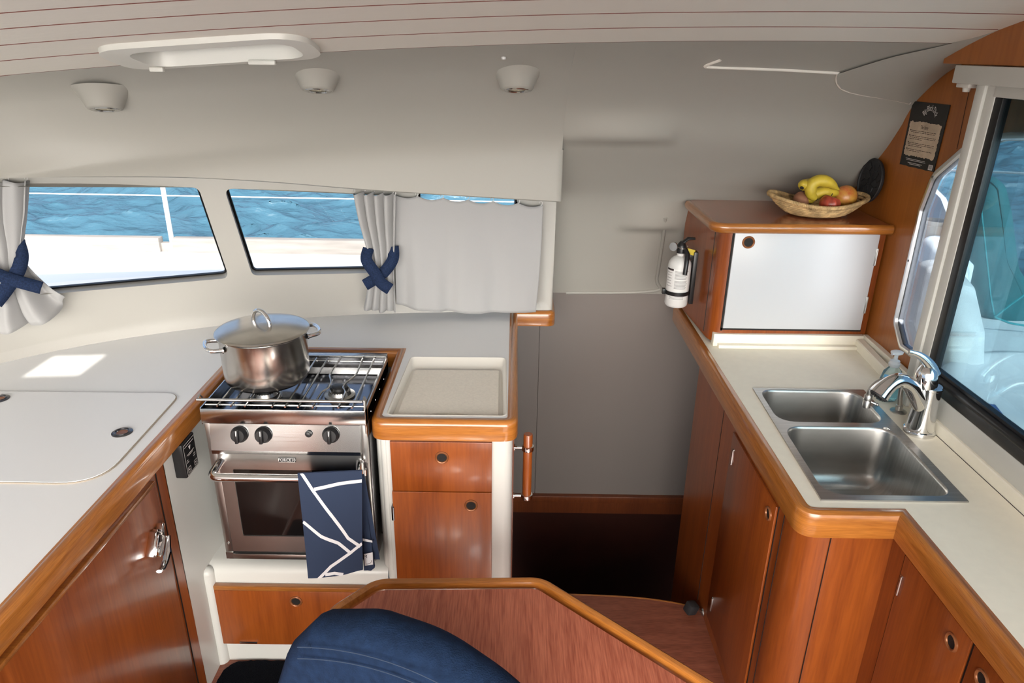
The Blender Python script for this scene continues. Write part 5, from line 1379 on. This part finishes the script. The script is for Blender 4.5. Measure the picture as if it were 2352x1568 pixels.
mb = MB(); mb.tube([zz+(zz-zy)*3, zz, zy, zy+(zy-zz)*3], .007, 6); tag(mb.obj('lifeline', 'white'), 'thin white lifeline seen beyond the right window', 'lifeline')

# ================================================================== CAMERA, LIGHT, VIEW
cam = bpy.data.cameras.new('camera'); co = bpy.data.objects.new('camera', cam); C.objects.link(co); S.camera = co
cam.sensor_width = 36; cam.lens = F/2352*36; cam.clip_start = .02; cam.clip_end = 500
r = Vector((math.cos(RO), math.sin(RO)*math.sin(TH), math.sin(RO)*math.cos(TH)))
U0 = Vector((0, math.sin(TH), math.cos(TH))); Fw = Vector((0, math.cos(TH), -math.sin(TH)))
r = Vector((1,0,0))*math.cos(RO)+U0*math.sin(RO); u = -Vector((1,0,0))*math.sin(RO)+U0*math.cos(RO)
co.matrix_world = Matrix(((r.x,u.x,-Fw.x,0),(r.y,u.y,-Fw.y,0),(r.z,u.z,-Fw.z,CZ),(0,0,0,1)))

w = bpy.data.worlds.new('World'); S.world = w; w.use_nodes = True
N, L = w.node_tree.nodes, w.node_tree.links; bg = N['Background']
sky = N.new('ShaderNodeTexSky'); sky.sky_type = 'NISHITA'; sky.sun_disc = False; sky.sun_elevation = math.radians(55); sky.sun_rotation = math.radians(160); sky.air_density = 1.0; sky.dust_density = 2.0; sky.ozone_density = 1
tcw = N.new('ShaderNodeTexCoord'); dt = N.new('ShaderNodeVectorMath'); dt.operation = 'DOT_PRODUCT'
dt.inputs[1].default_value = Vector((.15,-1.3,.42)).normalized(); L.new(tcw.outputs['Generated'], dt.inputs[0])
mr = N.new('ShaderNodeMapRange'); mr.interpolation_type = 'SMOOTHSTEP'; mr.inputs[1].default_value = .66; mr.inputs[2].default_value = .97; mr.inputs[3].default_value = 0; mr.inputs[4].default_value = 1
L.new(dt.outputs['Value'], mr.inputs[0])
mixw = N.new('ShaderNodeMix'); mixw.data_type = 'RGBA'; mixw.inputs[6].default_value = (.33,.43,.60,1); mixw.inputs[7].default_value = (13,12.4,11.6,1)
L.new(mr.outputs[0], mixw.inputs[0])
hs = N.new('ShaderNodeVectorMath'); hs.operation = 'SCALE'; hs.inputs[3].default_value = .03
ad = N.new('ShaderNodeVectorMath'); ad.operation = 'ADD'
L.new(sky.outputs[0], hs.inputs[0]); L.new(hs.outputs[0], ad.inputs[0]); L.new(mixw.outputs[2], ad.inputs[1]); L.new(ad.outputs[0], bg.inputs[0]); bg.inputs[1].default_value = 1.0
sd = bpy.data.lights.new('sun', 'SUN'); sd.energy = 5; sd.angle = math.radians(.6); sd.color = (1,.94,.84)
so = bpy.data.objects.new('sun', sd); C.objects.link(so); so.location = (3,-6,7)
so.rotation_euler = Vector((-.5,1.3,-1.05)).to_track_quat('-Z', 'Y').to_euler()
S.view_settings.view_transform = 'Standard'; S.view_settings.look = 'None'; S.view_settings.gamma = 1; S.view_settings.use_curve_mapping = False
S.view_settings.exposure = 0.22
